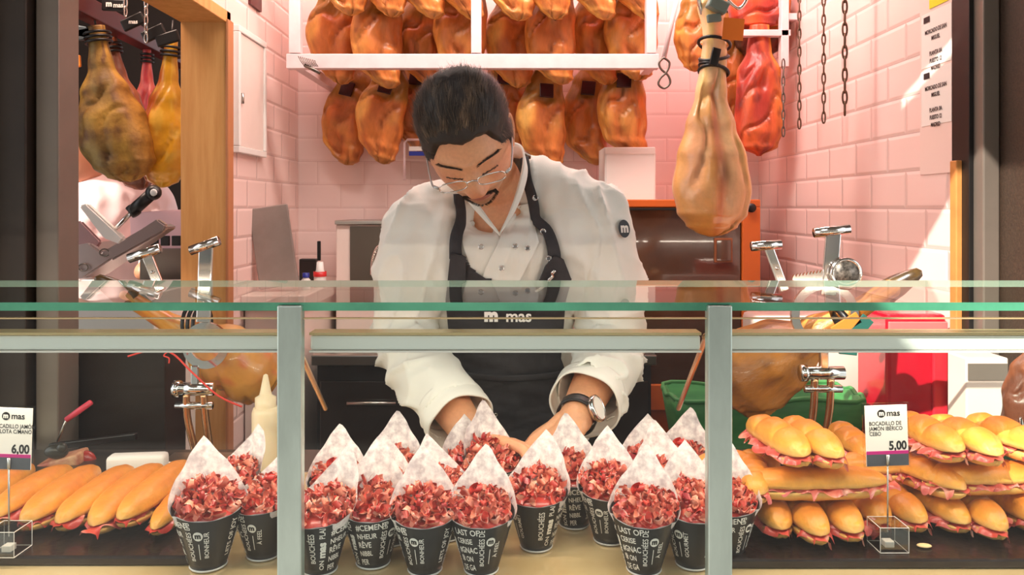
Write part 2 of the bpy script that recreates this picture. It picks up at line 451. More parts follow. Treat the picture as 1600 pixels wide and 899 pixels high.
# ------------------------------------------------------------------ price signs
def price_sign(px, py_base, d, lab, lines, price, zc, tilt=0):
    c = P(px, py_base, d)
    t = thing('price_sign', lab, 'price sign', (c.x, d, TZ))
    b = bmesh.new(); bbox(b, (0, 0, .0165), (.036, .036, .032), None, .0015); obj('base_block', b, M['acrylic_block'], t, False)
    b = bmesh.new()
    for z in (.001, .0325):
        q = [(-.018, -.018, z), (.018, -.018, z), (.018, .018, z), (-.018, .018, z)]
        for i_ in range(4): tube(b, [q[i_], q[(i_+1) % 4]], .00045, 6)
    for x, y in ((-.018, -.018), (.018, -.018), (.018, .018), (-.018, .018)): tube(b, [(x, y, .001), (x, y, .0325)], .00045, 6)
    bbox(b, (0, 0, .006), (.012, .012, .008), None, .001)
    obj('block_edges', b, M['paper'], t, False)
    b = bmesh.new(); tube(b, [(0, 0, .02), (0, 0, .115)], .0011, 8); bbox(b, (0, 0, .112), (.0035, .002, .014)); obj('stem', b, M['steel'], t)
    H = .078; Wd = .054; z0 = .104
    R = Euler((0, math.radians(tilt), 0)).to_matrix().to_4x4()
    T = Matrix.Translation((0, .003, z0+H/2)) @ R
    b = bmesh.new(); bbox(b, (0, 0, 0), (Wd, .0014, H)); xform(b, T); obj('card', b, M['paper'], t, False)
    b = bmesh.new(); bbox(b, (0, 0, 0), (Wd+.005, .003, H+.005)); xform(b, T @ Matrix.Translation((0, .0016, 0))); obj('acrylic_sleeve', b, M['acrylic'], t, False)
    b = bmesh.new(); bbox(b, (0, -.0009, -H/2+.0075), (Wd, .0004, .015)); xform(b, T); obj('grey_band', b, M['greyband'], t, False)
    b = bmesh.new(); bbox(b, (0, -.0009, -H/2+.0172), (Wd, .0004, .0042)); xform(b, T); obj('magenta_band', b, M['magenta'], t, False)
    b = bmesh.new()
    mp = lambda x, y: T @ Vector((x, -.0009, y))
    add_text(b, 'mas', .011, mp, .02, 'LEFT', off=(.0005, .0285))
    for i, s in enumerate(lines): add_text(b, s, .0072, mp, .012, 'LEFT', off=(-.0225, .0155-.0066*i), sx=.82)
    add_text(b, price, .0155, mp, .035, 'RIGHT', off=(.025, -.0135), sx=.86)
    n = 24; vs = [b.verts.new(mp(-.0062+.0052*math.cos(2*PI*k/n), .0285+.0052*math.sin(2*PI*k/n))) for k in range(n)]
    b.faces.new(vs); obj('lettering', b, M['ink'], t, False)
    b = bmesh.new(); add_text(b, 'm', .0085, lambda x, y: T @ Vector((x, -.0013, y)), .05, off=(-.0062, .0288)); obj('emblem', b, M['paper'], t, False)
    return t
price_sign(14, 850, .972, 'price sign reading 6,00 on a clear block before the left sandwiches', ['BOCADILLO JAMÓN', 'BELLOTA C/MANO'], '6,00', 0, 2)
price_sign(1387, 838, .985, 'price sign reading 5,00 on a clear block before the right sandwiches', ['BOCADILLO DE', 'JAMÓN IBÉRICO', 'CEBO'], '5,00', 0, -2)

# ------------------------------------------------------------------ bread
def bun_bm(L, wd, top_h, bot_h, lobes, seed, gap=.006, bend=.0):
    rnd = random.Random(seed)
    def half(sign, h, w, mi):
        bm = bmesh.new(); nx = 64; ns = 22
        rings = []
        for i in range(nx+1):
            t = i/nx; x = (t-.5)*L
            e = (1-abs(2*t-1)**3.2)**.5
            if i in (0, nx): e = .04
            s = 1.0; sk = 0
            if lobes and sign > 0:
                s = 1-.10*(1-abs(math.sin(lobes*PI*t+.4)))**1.5
            ring = []
            for k in range(ns):
                a = PI*k/(ns-1) if True else 0
                ca, sa = math.cos(a), math.sin(a)
                tt = t+ (ca*.06 if lobes else 0)
                if lobes and sign > 0: s = 1-.27*(1-abs(math.sin(lobes*PI*tt+.4)))**2.6
                yy = (abs(ca)**.85)*math.copysign(1, ca)*w/2*e*(1+.03*noise.noise(Vector((x*30, k*.2, seed))))
                zz = sign*(sa**.8)*h*e*s+.0012*noise.noise(Vector((x*45, ca*3, seed+9)))
                ring.append(bm.verts.new((x, yy+bend*math.sin(PI*t), zz)))
            rings.append(ring)
        for i in range(nx):
            for k in range(ns):
                k2 = (k+1) % ns
                q = (rings[i][k], rings[i][k2], rings[i+1][k2], rings[i+1][k]) 
                bm.faces.new(q)
        bm.faces.new(rings[0]); bm.faces.new(rings[-1])
        bmesh.ops.recalc_face_normals(bm, faces=bm.faces)
        return bm
    A = half(1, top_h, wd, 0); B = half(-1, bot_h, wd*.97, 0)
    tilt = math.radians(rnd.uniform(2, 5))
    xform(A, Matrix.Translation((0, 0, bot_h+gap)) @ Matrix.Rotation(tilt, 4, 'X')); xform(B, Matrix.Translation((0, 0, bot_h)))
    return A, B
def ham_sheet(L, wd, z, seed, over=.006, thick=.0012, n=5):
    "folded slices hanging out of the roll"
    rnd = random.Random(seed); bm = bmesh.new()
    for q in range(n):
        x0 = (-.46+.92*q/n)*L+rnd.uniform(-.008, .008); ln = L*.92/n*rnd.uniform(1.05, 1.5)
        nx, ny = 16, 12; g = []
        o1 = rnd.uniform(.2, 1.8)*over; o2 = rnd.uniform(.2, 1.8)*over; ph = rnd.uniform(0, 6); dz = rnd.uniform(-.002, .003)
        for i in range(nx+1):
            row = []
            for j in range(ny+1):
                u = i/nx; v = j/ny*2-1
                fr = .0035*math.sin(u*11+ph+v*2)*abs(v)**2
                ww = wd/2*(.96)+(o1 if v < 0 else o2)*(.55+.45*math.sin(u*9+ph*2))
                hang = -max(0, abs(v)-.82)*over*3.2*(1+.6*math.sin(u*8+ph))
                e = (1-abs(2*(x0+u*ln)/L)**3) if abs(2*(x0+u*ln)/L) < 1 else 0
                row.append(bm.verts.new((x0+u*ln, v*ww*max(.35, e**.5), z+dz+fr+hang)))
            g.append(row)
        for i in range(nx):
            for j in range(ny): bm.faces.new((g[i][j], g[i+1][j], g[i+1][j+1], g[i][j+1]))
    return bm
def bread_col(co, z0, h, seed):
    n = noise.noise(Vector((co.x*18, co.y*30, seed)))*.5+.5
    t = (co.z-z0)/h
    base = mixc(lin((242, 200, 124)), lin((232, 160, 62)), sst(.05, .6, t+.25*(n-.5)))
    return mixc(base, lin((206, 112, 38)), sst(.55, 1.15, t+.55*(n-.5))*.75)
MB = mat('golden_bread_crust', (255, 255, 255), .42, attr='col', var=.07, vscale=60, bump=.12, bscale=160, sss=.08)
MH = mat('cured_ham_slice', (255, 255, 255), .3, attr='col', rgb2=(255, 205, 190), vscale=55, sss=.1, bump=.1, bscale=90, stretch=(1, 2.5, 1), spec=.6)
MH.node_tree.nodes['Principled BSDF'].inputs['Base Color']
def sandwich(name, L, wd, th, bh, lobes, seed, hamcol=(196, 70, 62), over=.007, bend=0):
    A, B = bun_bm(L, wd, th, bh, lobes, seed, bend=bend)
    r = thing(name, '', 'sandwich')
    a = obj('top_bun', A, MB, r); setcol(a.data, lambda c: bread_col(c, bh, th, seed))
    b = obj('bottom_bun', B, MB, r); setcol(b.data, lambda c: mixc(lin((238, 186, 104)), lin((222, 150, 62)), sst(.3, 1, 1-c.z/bh)))
    hb = ham_sheet(L, wd, bh+.003, seed+50, over); h = obj('ham_slices', hb, MH, r)
    setcol(h.data, lambda c: mixc(lin(hamcol), lin((238, 178, 160)), sst(.15, .5, noise.noise(Vector((c.x*40, c.y*50, seed))) )))
    return r
protoL = [sandwich('baguette_sandwich', .235, .045, .024, .015, 0, s, over=.008, bend=bd) for s, bd in ((1, .004), (2, -.004), (3, .002))]
protoR = [sandwich('baguette_sandwich', .165, .048, .025, .016, 3, s, (205, 92, 84), over=.011, bend=bd) for s, bd in ((11, .003), (12, -.002), (13, 0))]
protoX = [sandwich('baguette_sandwich', .245, .046, .020, .016, 0, s, (212, 110, 100), over=.008, bend=bd) for s, bd in ((21, 0), (22, 0))]
used = set()
def place(protos, i, loc, rot, lab, sc=1, group=None):
    p = protos[i % len(protos)]
    if p.name not in used:
        used.add(p.name); r = p
    else: r = copytree(p, loc)
    r.location = loc; r.rotation_euler = rot; r.scale = (sc, sc, sc) if not isinstance(sc, tuple) else sc
    r['label'] = lab; r['group'] = group; return r
GL = 'long sandwiches on the left tray'; GR = 'sandwiches stacked on the right tray'
def two(a, b, z):
    "sandwich lying on the tray from front pixel a to back pixel b at height z"
    def g(px, py):
        d = (EYE-z)*FPX/(py-HOR); return Vector(((px-800)/FPX*d, d, z))
    A, B = g(*a), g(*b); return (A+B)/2, math.atan2(B.y-A.y, B.x-A.x), (B-A).length
lefts = [
 ((-62, 800), (48, 735), 'plain long sandwich half hidden behind the 6,00 price sign', 1.0, 0),
 ((-12, 815), (112, 738), 'second long sandwich from the left edge, just right of the 6,00 price sign', 1.0, 0),
 ((36, 822), (150, 740), 'long sandwich with dark ham line, right of the clear sign block', 1.05, 0),
 ((92, 822), (205, 738), 'golden sandwich with red ham showing at its middle and front, fourth from left', 1.0, 0),
 ((146, 828), (252, 738), 'fullest baguette sandwich of the left tray with rounded front end', 1.08, 0),
 ((186, 826), (292, 738), 'pale smooth long sandwich with slice of ham trailing from its front', 1.0, .008),
 ((246, 822), (312, 745), 'short sandwich with ham poking out, rightmost on the left tray', .82, 0),
]
for i, (a, b, lab, sc, dz) in enumerate(lefts):
    c, rz, ln = two(a, b, TZ+.02)
    place(protoL, i, (c.x, c.y, TZ+.001+dz), (math.radians([0, 3, -2, 2, 0, -4, 3][i]), 0, rz+PI), lab, (ln*.98/.235 if sc > .9 else .85, sc, sc), GL)
# ham slice trailing from a left sandwich
# right stack: three layers
def gx(px, py, z):
    d = (EYE-z)*FPX/(py-HOR); return Vector(((px-800)/FPX*d, d, z))
bot = [((1222, 832), (1168, 762)), ((1282, 842), (1222, 765)), ((1338, 838), (1274, 765)), ((1378, 822), (1312, 760)), ((1440, 822), (1362, 760)), ((1508, 824), (1412, 758)), ((1562, 834), (1470, 762)), ((1628, 822), (1525, 755))]
blab = ['bottom row sandwich at the left end of the right tray, darker crust', 'bottom row sandwich second from the grey post, ham spilling on its left', 'bottom row sandwich with full rounded front, third from the grey post',
 'bottom row sandwich directly behind the clear block of the 5,00 sign', 'bottom row sandwich with ham tip reaching the crumb right of the 5,00 block', 'long bottom row sandwich slanting left of the two rounded ones at right', 'round fronted bottom row sandwich with pale ham on its right', 'bottom row sandwich cut by the right edge of the photo']
for i, (a, b) in enumerate(bot):
    A = gx(*a, TZ+.02); B = gx(*b, TZ+.02); c = (A+B)/2; v = B-A
    place(protoR, i, (c.x, c.y+.0, TZ+.001), (math.radians(random.uniform(-5, 5)), 0, math.atan2(v.y, v.x)+PI), blab[i], (v.length/.165, .98, 1), GR)
ZM = TZ+.048
mid = [((1165, 770), (1385, 764), 1.02, 'long sandwich lying crosswise on the middle layer left of the 5,00 sign'), ((1442, 768), (1640, 772), 1.04, 'long sandwich lying crosswise on the middle layer right of the 5,00 sign')]
for i, (a, b, dd, lab) in enumerate(mid):
    A = P(a[0], a[1], dd); B = P(b[0], b[1], dd+.01); c = (A+B)/2; v = B-A
    place(protoX, i, (c.x, c.y, ZM), (0, 0, math.atan2(v.y, v.x)), lab, (v.length/.245, 1.05, 1.0), GR)
more = [((1150, 722), 1.10, 8, 'sandwich end sticking out at the left of the middle layer by the post'), ((1176, 735), 1.055, 75, 'pale cut sandwich under the ham, left end of the middle layer'), ((1330, 700), 1.16, 85, 'dark crusted sandwich behind the stack left of the 5,00 sign'),
        ((1375, 742), 1.10, 5, 'orange crusted sandwich behind the stem of the 5,00 sign'), ((1440, 740), 1.07, 110, 'sandwich under the top row, just right of the 5,00 card')]
for i, ((px, py), dd, ang, lab) in enumerate(more):
    c = P(px, py, dd); place(protoR, i+1, (c.x, c.y, ZM-.004 if i != 2 else TZ+.06), (0, 0, math.radians(ang)), lab, (.8, .95, .95), GR)
ZU = ZM+.042
top = [((1245, 712), (1188, 672), 'scored sandwich on top of the stack nearest the post, ham hanging left'), ((1305, 722), (1232, 668), 'scored golden sandwich on top, left of the 5,00 sign'),
       ((1495, 712), (1412, 662), 'scored top sandwich just right of the 5,00 card'), ((1560, 722), (1452, 662), 'middle of the three scored top sandwiches right of the 5,00 sign'), ((1640, 715), (1520, 664), 'scored top sandwich at the right edge of the photo')]
for i, (a, b, lab) in enumerate(top):
    A = gx(*a, ZU+.02); B = gx(*b, ZU+.02); c = (A+B)/2; v = B-A
    place(protoR, i, (c.x, min(c.y, 1.13), ZU), (math.radians([4, -3, 3, -4, 0][i]), math.radians(-2), math.atan2(v.y, v.x)+PI), lab, (1.0, 1.02, 1.05), GR)
b = bmesh.new(); ball(b, (0, 0, 0), .008, 2, (1.2, .8, .25)); tag(obj('bread_crumb', b, mat('pale_crumb', (240, 205, 150), .7), None, True, P(1444, 850, .985)+Vector((0, 0, .0))), 'flat pale crumb on the right slate tray', 'crumb').location.z = TZ+.0025

# ------------------------------------------------------------------ ham cones
RT, RB, HC = .0405, .0205, .068
def cone_r(z): return RB+(RT-RB)*z/HC
def rim_z(a): return HC-.004+.008*(1+math.sin(a))/2*1.6
cup = bmesh.new(); seg = 48; rg = []
for j in range(9):
    t = j/8; rg.append([cup.verts.new(((RB+(RT-RB)*t*rim_z(2*PI*k/seg)/HC)*math.cos(2*PI*k/seg), (RB+(RT-RB)*t*rim_z(2*PI*k/seg)/HC)*math.sin(2*PI*k/seg), t*rim_z(2*PI*k/seg)+.002)) for k in range(seg)])
for j in range(8):
    for k in range(seg): cup.faces.new((rg[j][k], rg[j][(k+1) % seg], rg[j+1][(k+1) % seg], rg[j+1][k]))
cup.faces.new(rg[0][::-1])
me_cup = bpy.data.meshes.new('cup'); cup.to_mesh(me_cup); cup.free()
b = bmesh.new(); tube(b, [(RB*math.cos(2*PI*k/40), RB*math.sin(2*PI*k/40), .0016) for k in range(40)], .0013, 6, True)
me_rim = bpy.data.meshes.new('rim'); b.to_mesh(me_rim); b.free()
def liner(seed):
    b = bmesh.new(); n = 72; rows = []; rnd = random.Random(seed); pk = rnd.uniform(.058, .072); pa = PI/2+rnd.uniform(-.25, .25); wd = rnd.uniform(1.5, 1.9)
    for k in range(n+1):
        a = -PI/2+2*PI*k/n; d = abs((a-pa+PI) % (2*PI)-PI)
        wd = 2.0; top = pk*max(.0, (1-.93*math.sin(d))) if d < PI/2 else pk*.07*max(0, 1-(d-PI/2)/.5)
        top = max(top, .0003+.0012*math.sin(a*5+seed)**2)
        row = []
        for j in range(9):
            t = j/8; z = .056+(HC-.056-.002+.0065*(1+math.sin(a))+top)*t
            flare = .0015*math.sin(a*7+seed)*max(0, z-HC-.004)*60+(.004*t*t if d < wd else 0)
            # the standing sheet straightens: its sides fold towards the peak
            r = cone_r(min(z, HC))-.0010+(max(0, z-HC))*.16+min(.004, max(-.004, flare))
            x = r*math.cos(a); y = r*math.sin(a)
            if z > HC:
                q = (z-HC)/pk; x *= (1-.04*q)
            row.append(b.verts.new((x, y, z)))
        rows.append(row)
    for k in range(n):
        for j in range(8): b.faces.new((rows[k][j], rows[k+1][j], rows[k+1][j+1], rows[k][j+1]))
    return b
def shavings(seed, cnt=95):
    rnd = random.Random(seed); b = bmesh.new(); col = []
    ball(b, (0, 0, HC-.006), .037, 3, (1, 1, .38)); col += [lin((186, 58, 50))]*len(b.verts)
    for q in range(cnt):
        a = rnd.uniform(0, 2*PI); rr = .037*rnd.random()**.42; x0 = rr*math.cos(a); y0 = rr*math.sin(a)
        z0 = HC-.001+.019*(1-(rr/.04)**2)*rnd.uniform(.5, 1.1)+max(0, y0)*.5
        ln = rnd.uniform(.018, .038); w = rnd.uniform(.0045, .0105); curl = rnd.uniform(2.5, 7.5); ya = rnd.uniform(0, 2*PI); tw = rnd.uniform(-2, 2)
        R = Euler((rnd.uniform(-1.5, 1.5), rnd.uniform(-.8, .8), ya)).to_matrix()
        c = mixc(mixc(lin((212, 62, 52)), lin((160, 26, 34)), rnd.random()), lin((244, 160, 130)), (rnd.random()**1.5)*.95)
        n = 14; pr = None
        for i in range(n+1):
            t = i/n; th = curl*(t-.5); rad = ln/curl
            p = Vector((rad*math.sin(th), 0, rad*(1-math.cos(th)))); s = Vector((0, math.cos(tw*t), math.sin(tw*t)))*w/2*(math.sin(PI*min(.93, max(.07, t)))**.4+.15)
            f_ = .001*math.sin(t*14+q)
            v = []
            for sg, edge in ((-1, 1), (-.35, 0), (.35, 0), (1, 1)):
                pt = R @ (p+s*sg+Vector((0, 0, f_*abs(sg))))+Vector((x0, y0, z0))
                hr = math.hypot(pt.x, pt.y); lim = .0388+max(0, pt.z-HC)*.1
                if hr > lim: pt.x *= lim/hr; pt.y *= lim/hr
                v.append(b.verts.new(pt)); col.append(mixc(c, lin((246, 205, 185)), .75 if (sg == 1 and q % 3 == 0) else .0))
            if pr:
                for m_ in range(3): b.faces.new((pr[m_], pr[m_+1], v[m_+1], v[m_]))
            pr = v
    me = bpy.data.meshes.new('sh'); b.to_mesh(me); b.free()
    at = me.color_attributes.new('col', 'FLOAT_COLOR', 'POINT'); buf = []
    for c in col: buf.extend((*c, 1))
    at.data.foreach_set('color', buf)
    for p in me.polygons: p.use_smooth = True
    return me
def lettering(kind):
    b = bmesh.new()
    def mp(u, v):
        a = u/.036-PI/2; z = .006+v; r = cone_r(z-.002)+.0007
        return Vector((r*math.cos(a), r*math.sin(a), z))
    V = [('LETS OF JOY A FEEL', .0), ('SAISON', 0), ('BOUCHÉES DE', 0), ('mas', 1), ('MAISON PLAISIR', 0), ('BULLETS OF JOY', 0)]
    H = [['#CEMENT', 'NHEUR', 'RÊVE', 'NIBBL', 'PER'], ['LAST OF', 'CERISE', '#GNAC', '幸 ON', 'DE GA'], ['ETS OF', 'PLAISIR', 'DE GA', 'GRIG', '枚 幸']]
    for rep in range(2):
        o = rep*.113-.056
        hcol = H[(kind+rep) % 3]
        add_text(b, ['LETS OF JOY', 'PLAISIR DE', 'BOUCHÉES'][kind], .0105, mp, .016, 'CENTER', PI/2, (o-.024, .033), sx=.78)
        add_text(b, 'mas', .014, mp, .05, 'LEFT', PI/2, (o-.011, .020), sx=.95)
        add_text(b, ['PLA', 'PL', 'PLAISIR'][kind][:4], .0095, mp, .016, 'LEFT', PI/2, (o-.011, .046), sx=.8)
        add_text(b, ['SON', 'NAS', 'ON'][kind], .0105, mp, .016, 'RIGHT', PI/2, (o-.011, .017), sx=.8)
        for i, s in enumerate(hcol):
            add_text(b, s, .0108 if i % 2 == 0 else .0098, mp, .016, 'LEFT', .08, (o-.001, .052-.0118*i), sx=.80)
        add_text(b, 'BOUCHÉES DE', .0095, mp, .010, 'CENTER', PI/2, (o+.035, .034), sx=.8); add_text(b, ['BONHEUR', 'À FEEL', 'GOURMET'][kind], .0085, mp, .01, 'CENTER', PI/2, (o+.056, .030), sx=.85)
        # round emblem
        for R_, rad in ((0, .0058),):
            n = 20; cu, cv = o+.046, .042
            b.faces.new([b.verts.new(mp(cu+rad*math.cos(2*PI*k/n), cv+rad*math.sin(2*PI*k/n))) for k in range(n)])
        b.faces.new([b.verts.new(mp(*q)) for q in ((o+.0455, .012), (o+.0465, .012), (o+.0465, .032), (o+.0455, .032))])
    return b
def emblem():
    b = bmesh.new()
    def mp(u, v):
        a = u/.036-PI/2; z = .006+v; r = cone_r(z-.002)+.0011
        return Vector((r*math.cos(a), r*math.sin(a), z))
    for rep in range(2): add_text(b, 'm', .0095, mp, .05, 'CENTER', 0, (rep*.113-.056+.046, .0425))
    return b
def mk(bm, nm):
    bmesh.ops.triangulate(bm, faces=bm.faces); me = bpy.data.meshes.new(nm); bm.to_mesh(me); bm.free(); return me
me_let = [mk(lettering(k), 'lettering') for k in range(3)]; me_emb = mk(emblem(), 'emblem')
me_lin = []
for k in range(4):
    bm = liner(k*3+1); me = bpy.data.meshes.new('liner'); bm.to_mesh(me); bm.free()
    me_lin.append(me)
me_sh = [shavings(k*5+2) for k in range(4)]
MC = mat('black_card', (22, 20, 21), .42, var=.1)
ML = mat('greaseproof_paper', (246, 236, 232), .55, rgb2=(192, 178, 180), vscale=95, sss=.0)
_lp = ML.node_tree.nodes['Principled BSDF']
MS = mat('ham_shaving', (255, 255, 255), .28, attr='col', var=.1, vscale=120, sss=.12, spec=.6)
for me, m in [(me_cup, MC), (me_rim, M['white_plastic']), (me_emb, MC)]+[(q, M['white_ink']) for q in me_let]+[(q, ML) for q in me_lin]+[(q, MS) for q in me_sh]:
    me.materials.append(m)
    for p in me.polygons: p.use_smooth = me not in me_let
GC = 'paper cones of sliced ham'
def cone(px, d, yaw, k, lab, sc=1.0, z=DECK+.0008, tilt=(0, 0), kind=None):
    x = (px-800)/FPX*d
    t = thing('ham_cone', lab, 'ham cone', (x, d, z), (tilt[0], tilt[1], yaw), GC); t.scale = (sc, sc, sc)
    for nm, me in (('paper_cup', me_cup), ('bottom_rim', me_rim), ('paper_liner', me_lin[k % 4]), ('ham_shavings', me_sh[k % 4]), ('lettering', me_let[(kind if kind is not None else k) % 3]), ('emblem', me_emb)):
        o = bpy.data.objects.new(nm, me); put(o, t)
        if nm in ('lettering', 'emblem'): o.rotation_euler = (0, 0, [0, .55, -.6, 1.1][k % 4])
    return t
R_ = math.radians
cones = [
 (326, .962, R_(18), 0, 'black lettered ham cone nearest the left sandwich tray, front row', 1.06),
 (412, .990, R_(-22), 1, 'ham cone half hidden behind the left side of the left post'),
 (500, .950, R_(-20), 2, 'front row ham cone touching the right side of the left post'),
 (583, .968, R_(4), 3, 'front row ham cone second right of the left post, ham piled round'),
 (664, .950, R_(0), 0, 'front row ham cone with upright peak below the worker cuff at left'),
 (752, .950, R_(6), 1, 'front row ham cone at the centre, just left of the lifted one'),
 (838, 1.015, R_(-8), 2, 'ham cone set back at the centre with torn orange ham bits'),
 (897, 1.085, R_(10), 3, 'small far ham cone right under the hand with the watch'),
 (952, 1.035, R_(-14), 0, 'ham cone with big dark slices behind the front right cone'),
 (1006, .950, R_(-4), 1, 'front row ham cone with ham slabs, third from the right post'),
 (1082, .965, R_(8), 2, 'ham cone crossing the left edge of the right post'),
 (1134, .985, R_(-10), 3, 'ham cone behind the right post with ham over the slate tray'),
 (360, 1.075, R_(-24), 2, 'rear ham cone with shredded ham in front of the cream bottle', .95),
 (528, 1.06, R_(20), 1, 'rear ham cone with tall peak beside the left post', .97),
 (616, 1.115, R_(5), 3, 'farthest left of centre ham cone with sharp pointed paper', .97),
 (612, 1.03, R_(30), 2, 'rear ham cone peeking low between two front cones left of centre', .93),
 (697, 1.045, R_(28), 0, 'rear ham cone with little ham under the left forearm', .93),
 (728, 1.12, R_(16), 2, 'rear ham cone at the left hand, mostly paper showing', .95),
 (1002, 1.125, R_(-12), 2, 'far ham cone with folded ham beneath the right sleeve', .95),
 (1046, 1.05, R_(14), 3, 'middle row ham cone with pointed paper, just left of the right post', 1.0),
 (1064, 1.14, R_(-18), 1, 'farthest ham cone before the green cloth, left of the right post', 1.0),
]
for c in cones:
    cone(c[0], c[1], c[2], c[3], c[4], c[5] if len(c) > 5 else 1.0)
# the cone being filled
cone(762, 1.125, R_(28), 3, 'ham cone held between the two hands behind the central front cones', .98, DECK+.012, (R_(6), R_(4)))
# ------------------------------------------------------------------ hams
def ham_mesh(L, wd, dp, seed, prof, curve, colfn, seg=44, n=70, crease=.006, lump=.006, front_flat=0, foldn=3):
    "leg of ham hanging down from z=0 (shank end) to z=-L; colfn(u, a, n) -> rgb"
    bm = bmesh.new(); rings = []; cols = []
    def ip(tab, t):
        for i in range(len(tab)-1):
            if t <= tab[i+1][0]:
                f = (t-tab[i][0])/(tab[i+1][0]-tab[i][0]); f = f*f*(3-2*f); return tab[i][1]*(1-f)+tab[i+1][1]*f
        return tab[-1][1]
    for i in range(n+1):
        t = i/n; w = ip(prof, t); z = -L*t; cx = ip(curve, t)
        ring = []
        for k in range(seg):
            a = 2*PI*k/seg; ca, sa = math.cos(a), math.sin(a)
            q = Vector((ca*1.3+seed*3.1, sa*1.3, t*4))
            nn = noise.noise(q); n2 = noise.noise(q*2.7+Vector((5, 1, 2)))
            rr = 1+lump/wd*nn*1.6+.35*lump/wd*n2
            x = ca*w*wd/2*rr; y = sa*w*dp/2*rr
            if sa < 0 and t > .25:      # creases on the cut, meaty face
                f = math.sin((t*foldn*1.0+.9*nn+ca*.8)*PI*2)
                y += crease*max(0, f)**3*(-sa)*1.0*sst(.25, .4, t)
                y += crease*.9*G(ca-.15-.3*nn, .25)*sst(.35, .5, t)*sst(1, .8, t)
            ring.append(bm.verts.new((cx+x, y, z))); cols.append(colfn(t, a, nn, n2, ca, sa))
        rings.append(ring)
    for i in range(n):
        for k in range(seg): bm.faces.new((rings[i][k], rings[i+1][k], rings[i+1][(k+1) % seg], rings[i][(k+1) % seg]))
    bm.faces.new(rings[0]); bm.faces.new(rings[-1][::-1])
    me = bpy.data.meshes.new('ham'); bm.to_mesh(me); bm.free()
    at = me.color_attributes.new('col', 'FLOAT_COLOR', 'POINT'); buf = []
    for c in cols: buf.extend((*c, 1))
    at.data.foreach_set('color', buf)
    for p in me.polygons: p.use_smooth = True
    return me
MHAM = mat('cured_ham_skin', (255, 255, 255), .38, attr='col', var=.2, vscale=22, bump=.4, bscale=55, spec=.5, coat=.08, stretch=(1, 1, .4))
MHAMD = mat('mouldy_ham_skin', (255, 255, 255), .6, attr='col', rgb2=(170, 150, 110), vscale=14, bump=.4, bscale=40)
MHAMG = mat('glossy_ham_skin', (255, 255, 255), .3, attr='col', var=.14, vscale=14, bump=.22, bscale=30, coat=.35)
PROF_B = [(0, .28), (.16, .40), (.32, .74), (.50, .97), (.68, 1.0), (.84, .86), (.94, .58), (.985, .3), (1, .06)]
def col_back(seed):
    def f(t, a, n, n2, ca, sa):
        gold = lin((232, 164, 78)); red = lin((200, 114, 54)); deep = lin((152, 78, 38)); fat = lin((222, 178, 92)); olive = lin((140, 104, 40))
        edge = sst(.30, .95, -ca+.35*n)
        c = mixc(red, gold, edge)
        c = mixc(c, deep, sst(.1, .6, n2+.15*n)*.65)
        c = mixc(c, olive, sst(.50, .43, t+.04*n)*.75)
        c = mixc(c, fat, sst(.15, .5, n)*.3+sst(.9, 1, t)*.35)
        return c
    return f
protoB = []
for s in range(4):
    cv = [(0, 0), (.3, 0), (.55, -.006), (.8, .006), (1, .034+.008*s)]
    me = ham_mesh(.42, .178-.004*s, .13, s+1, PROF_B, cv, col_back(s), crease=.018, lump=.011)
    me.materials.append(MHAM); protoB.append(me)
b = bmesh.new(); bbox(b, (0, -.054, -.158), (.048, .008, .050), (math.radians(-12), 0, 0), .002); me_lab = bpy.data.meshes.new('lb'); b.to_mesh(me_lab); b.free(); me_lab.materials.append(M['black_tape'])
b = bmesh.new(); tube(b, [(.001, 0, .0), (.0, 0, .05), (0, .01, .10)], .002, 6); me_rp = bpy.data.meshes.new('rp'); b.to_mesh(me_rp); b.free(); me_rp.materials.append(M['rope'])
def back_ham(px, bot, d, k, lab, grp, tilt=0, yaw=0, band=True, sc=1.0, L=.42):
    p = P(px, bot, d); tl = math.radians(tilt); off = Vector((-math.sin(tl), 0, math.cos(tl)))*(-1)
    top = p+Vector((math.sin(tl)*L*sc*-1, 0, math.cos(tl)*L*sc))
    t = thing('cured_ham', lab, 'ham', (top.x-.02*sc, d, top.z), (0, -tl, math.radians(yaw)), grp); t.scale = (sc, sc, sc)
    for nm, me in [('ham_leg', protoB[k % 4]), ('cord', me_rp)]+([('label_band', me_lab)] if band else []):
        o = bpy.data.objects.new(nm, me); put(o, t)
    return t
GLo = 'hams in the lowest row under the pale rail'; GMi = 'hams in the middle row behind the pale rail'; GTo = 'hams in the top row cut by the photo edge'
low = [(532, 254, 2.66, 0, 'leftmost ham of the lowest row, its tip swung right', -14), (588, 252, 2.63, 1, 'second ham from the left in the lowest row, slim and curved', -14),
       (652, 240, 2.66, 2, 'third ham from the left in the lowest row, behind the white hygiene cover', -7), (716, 246, 2.70, 3, 'lowest row ham hidden mostly behind the dark haired head', 0),
       (790, 240, 2.68, 0, 'lowest row ham peeking between the head and the black banded ham', -4), (852, 262, 2.66, 1, 'black banded lowest row ham right of the head', -3),
       (918, 256, 2.63, 2, 'second black banded lowest row ham right of the head, leaning', -6), (980, 250, 2.66, 3, 'rightmost lowest row ham, standing out of the white box', -2)]
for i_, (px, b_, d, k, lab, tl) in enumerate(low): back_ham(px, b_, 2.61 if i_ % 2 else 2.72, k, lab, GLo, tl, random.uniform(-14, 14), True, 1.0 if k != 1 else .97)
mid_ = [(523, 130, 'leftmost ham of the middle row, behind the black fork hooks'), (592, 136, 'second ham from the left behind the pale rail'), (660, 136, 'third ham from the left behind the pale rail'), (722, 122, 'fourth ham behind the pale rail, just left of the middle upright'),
        (800, 136, 'first ham right of the middle upright, behind the pale rail'), (862, 130, 'second ham right of the middle upright, behind the pale rail'), (930, 130, 'third ham right of the middle upright, behind the pale rail'), (990, 124, 'rightmost ham behind the pale rail, by the right upright')]
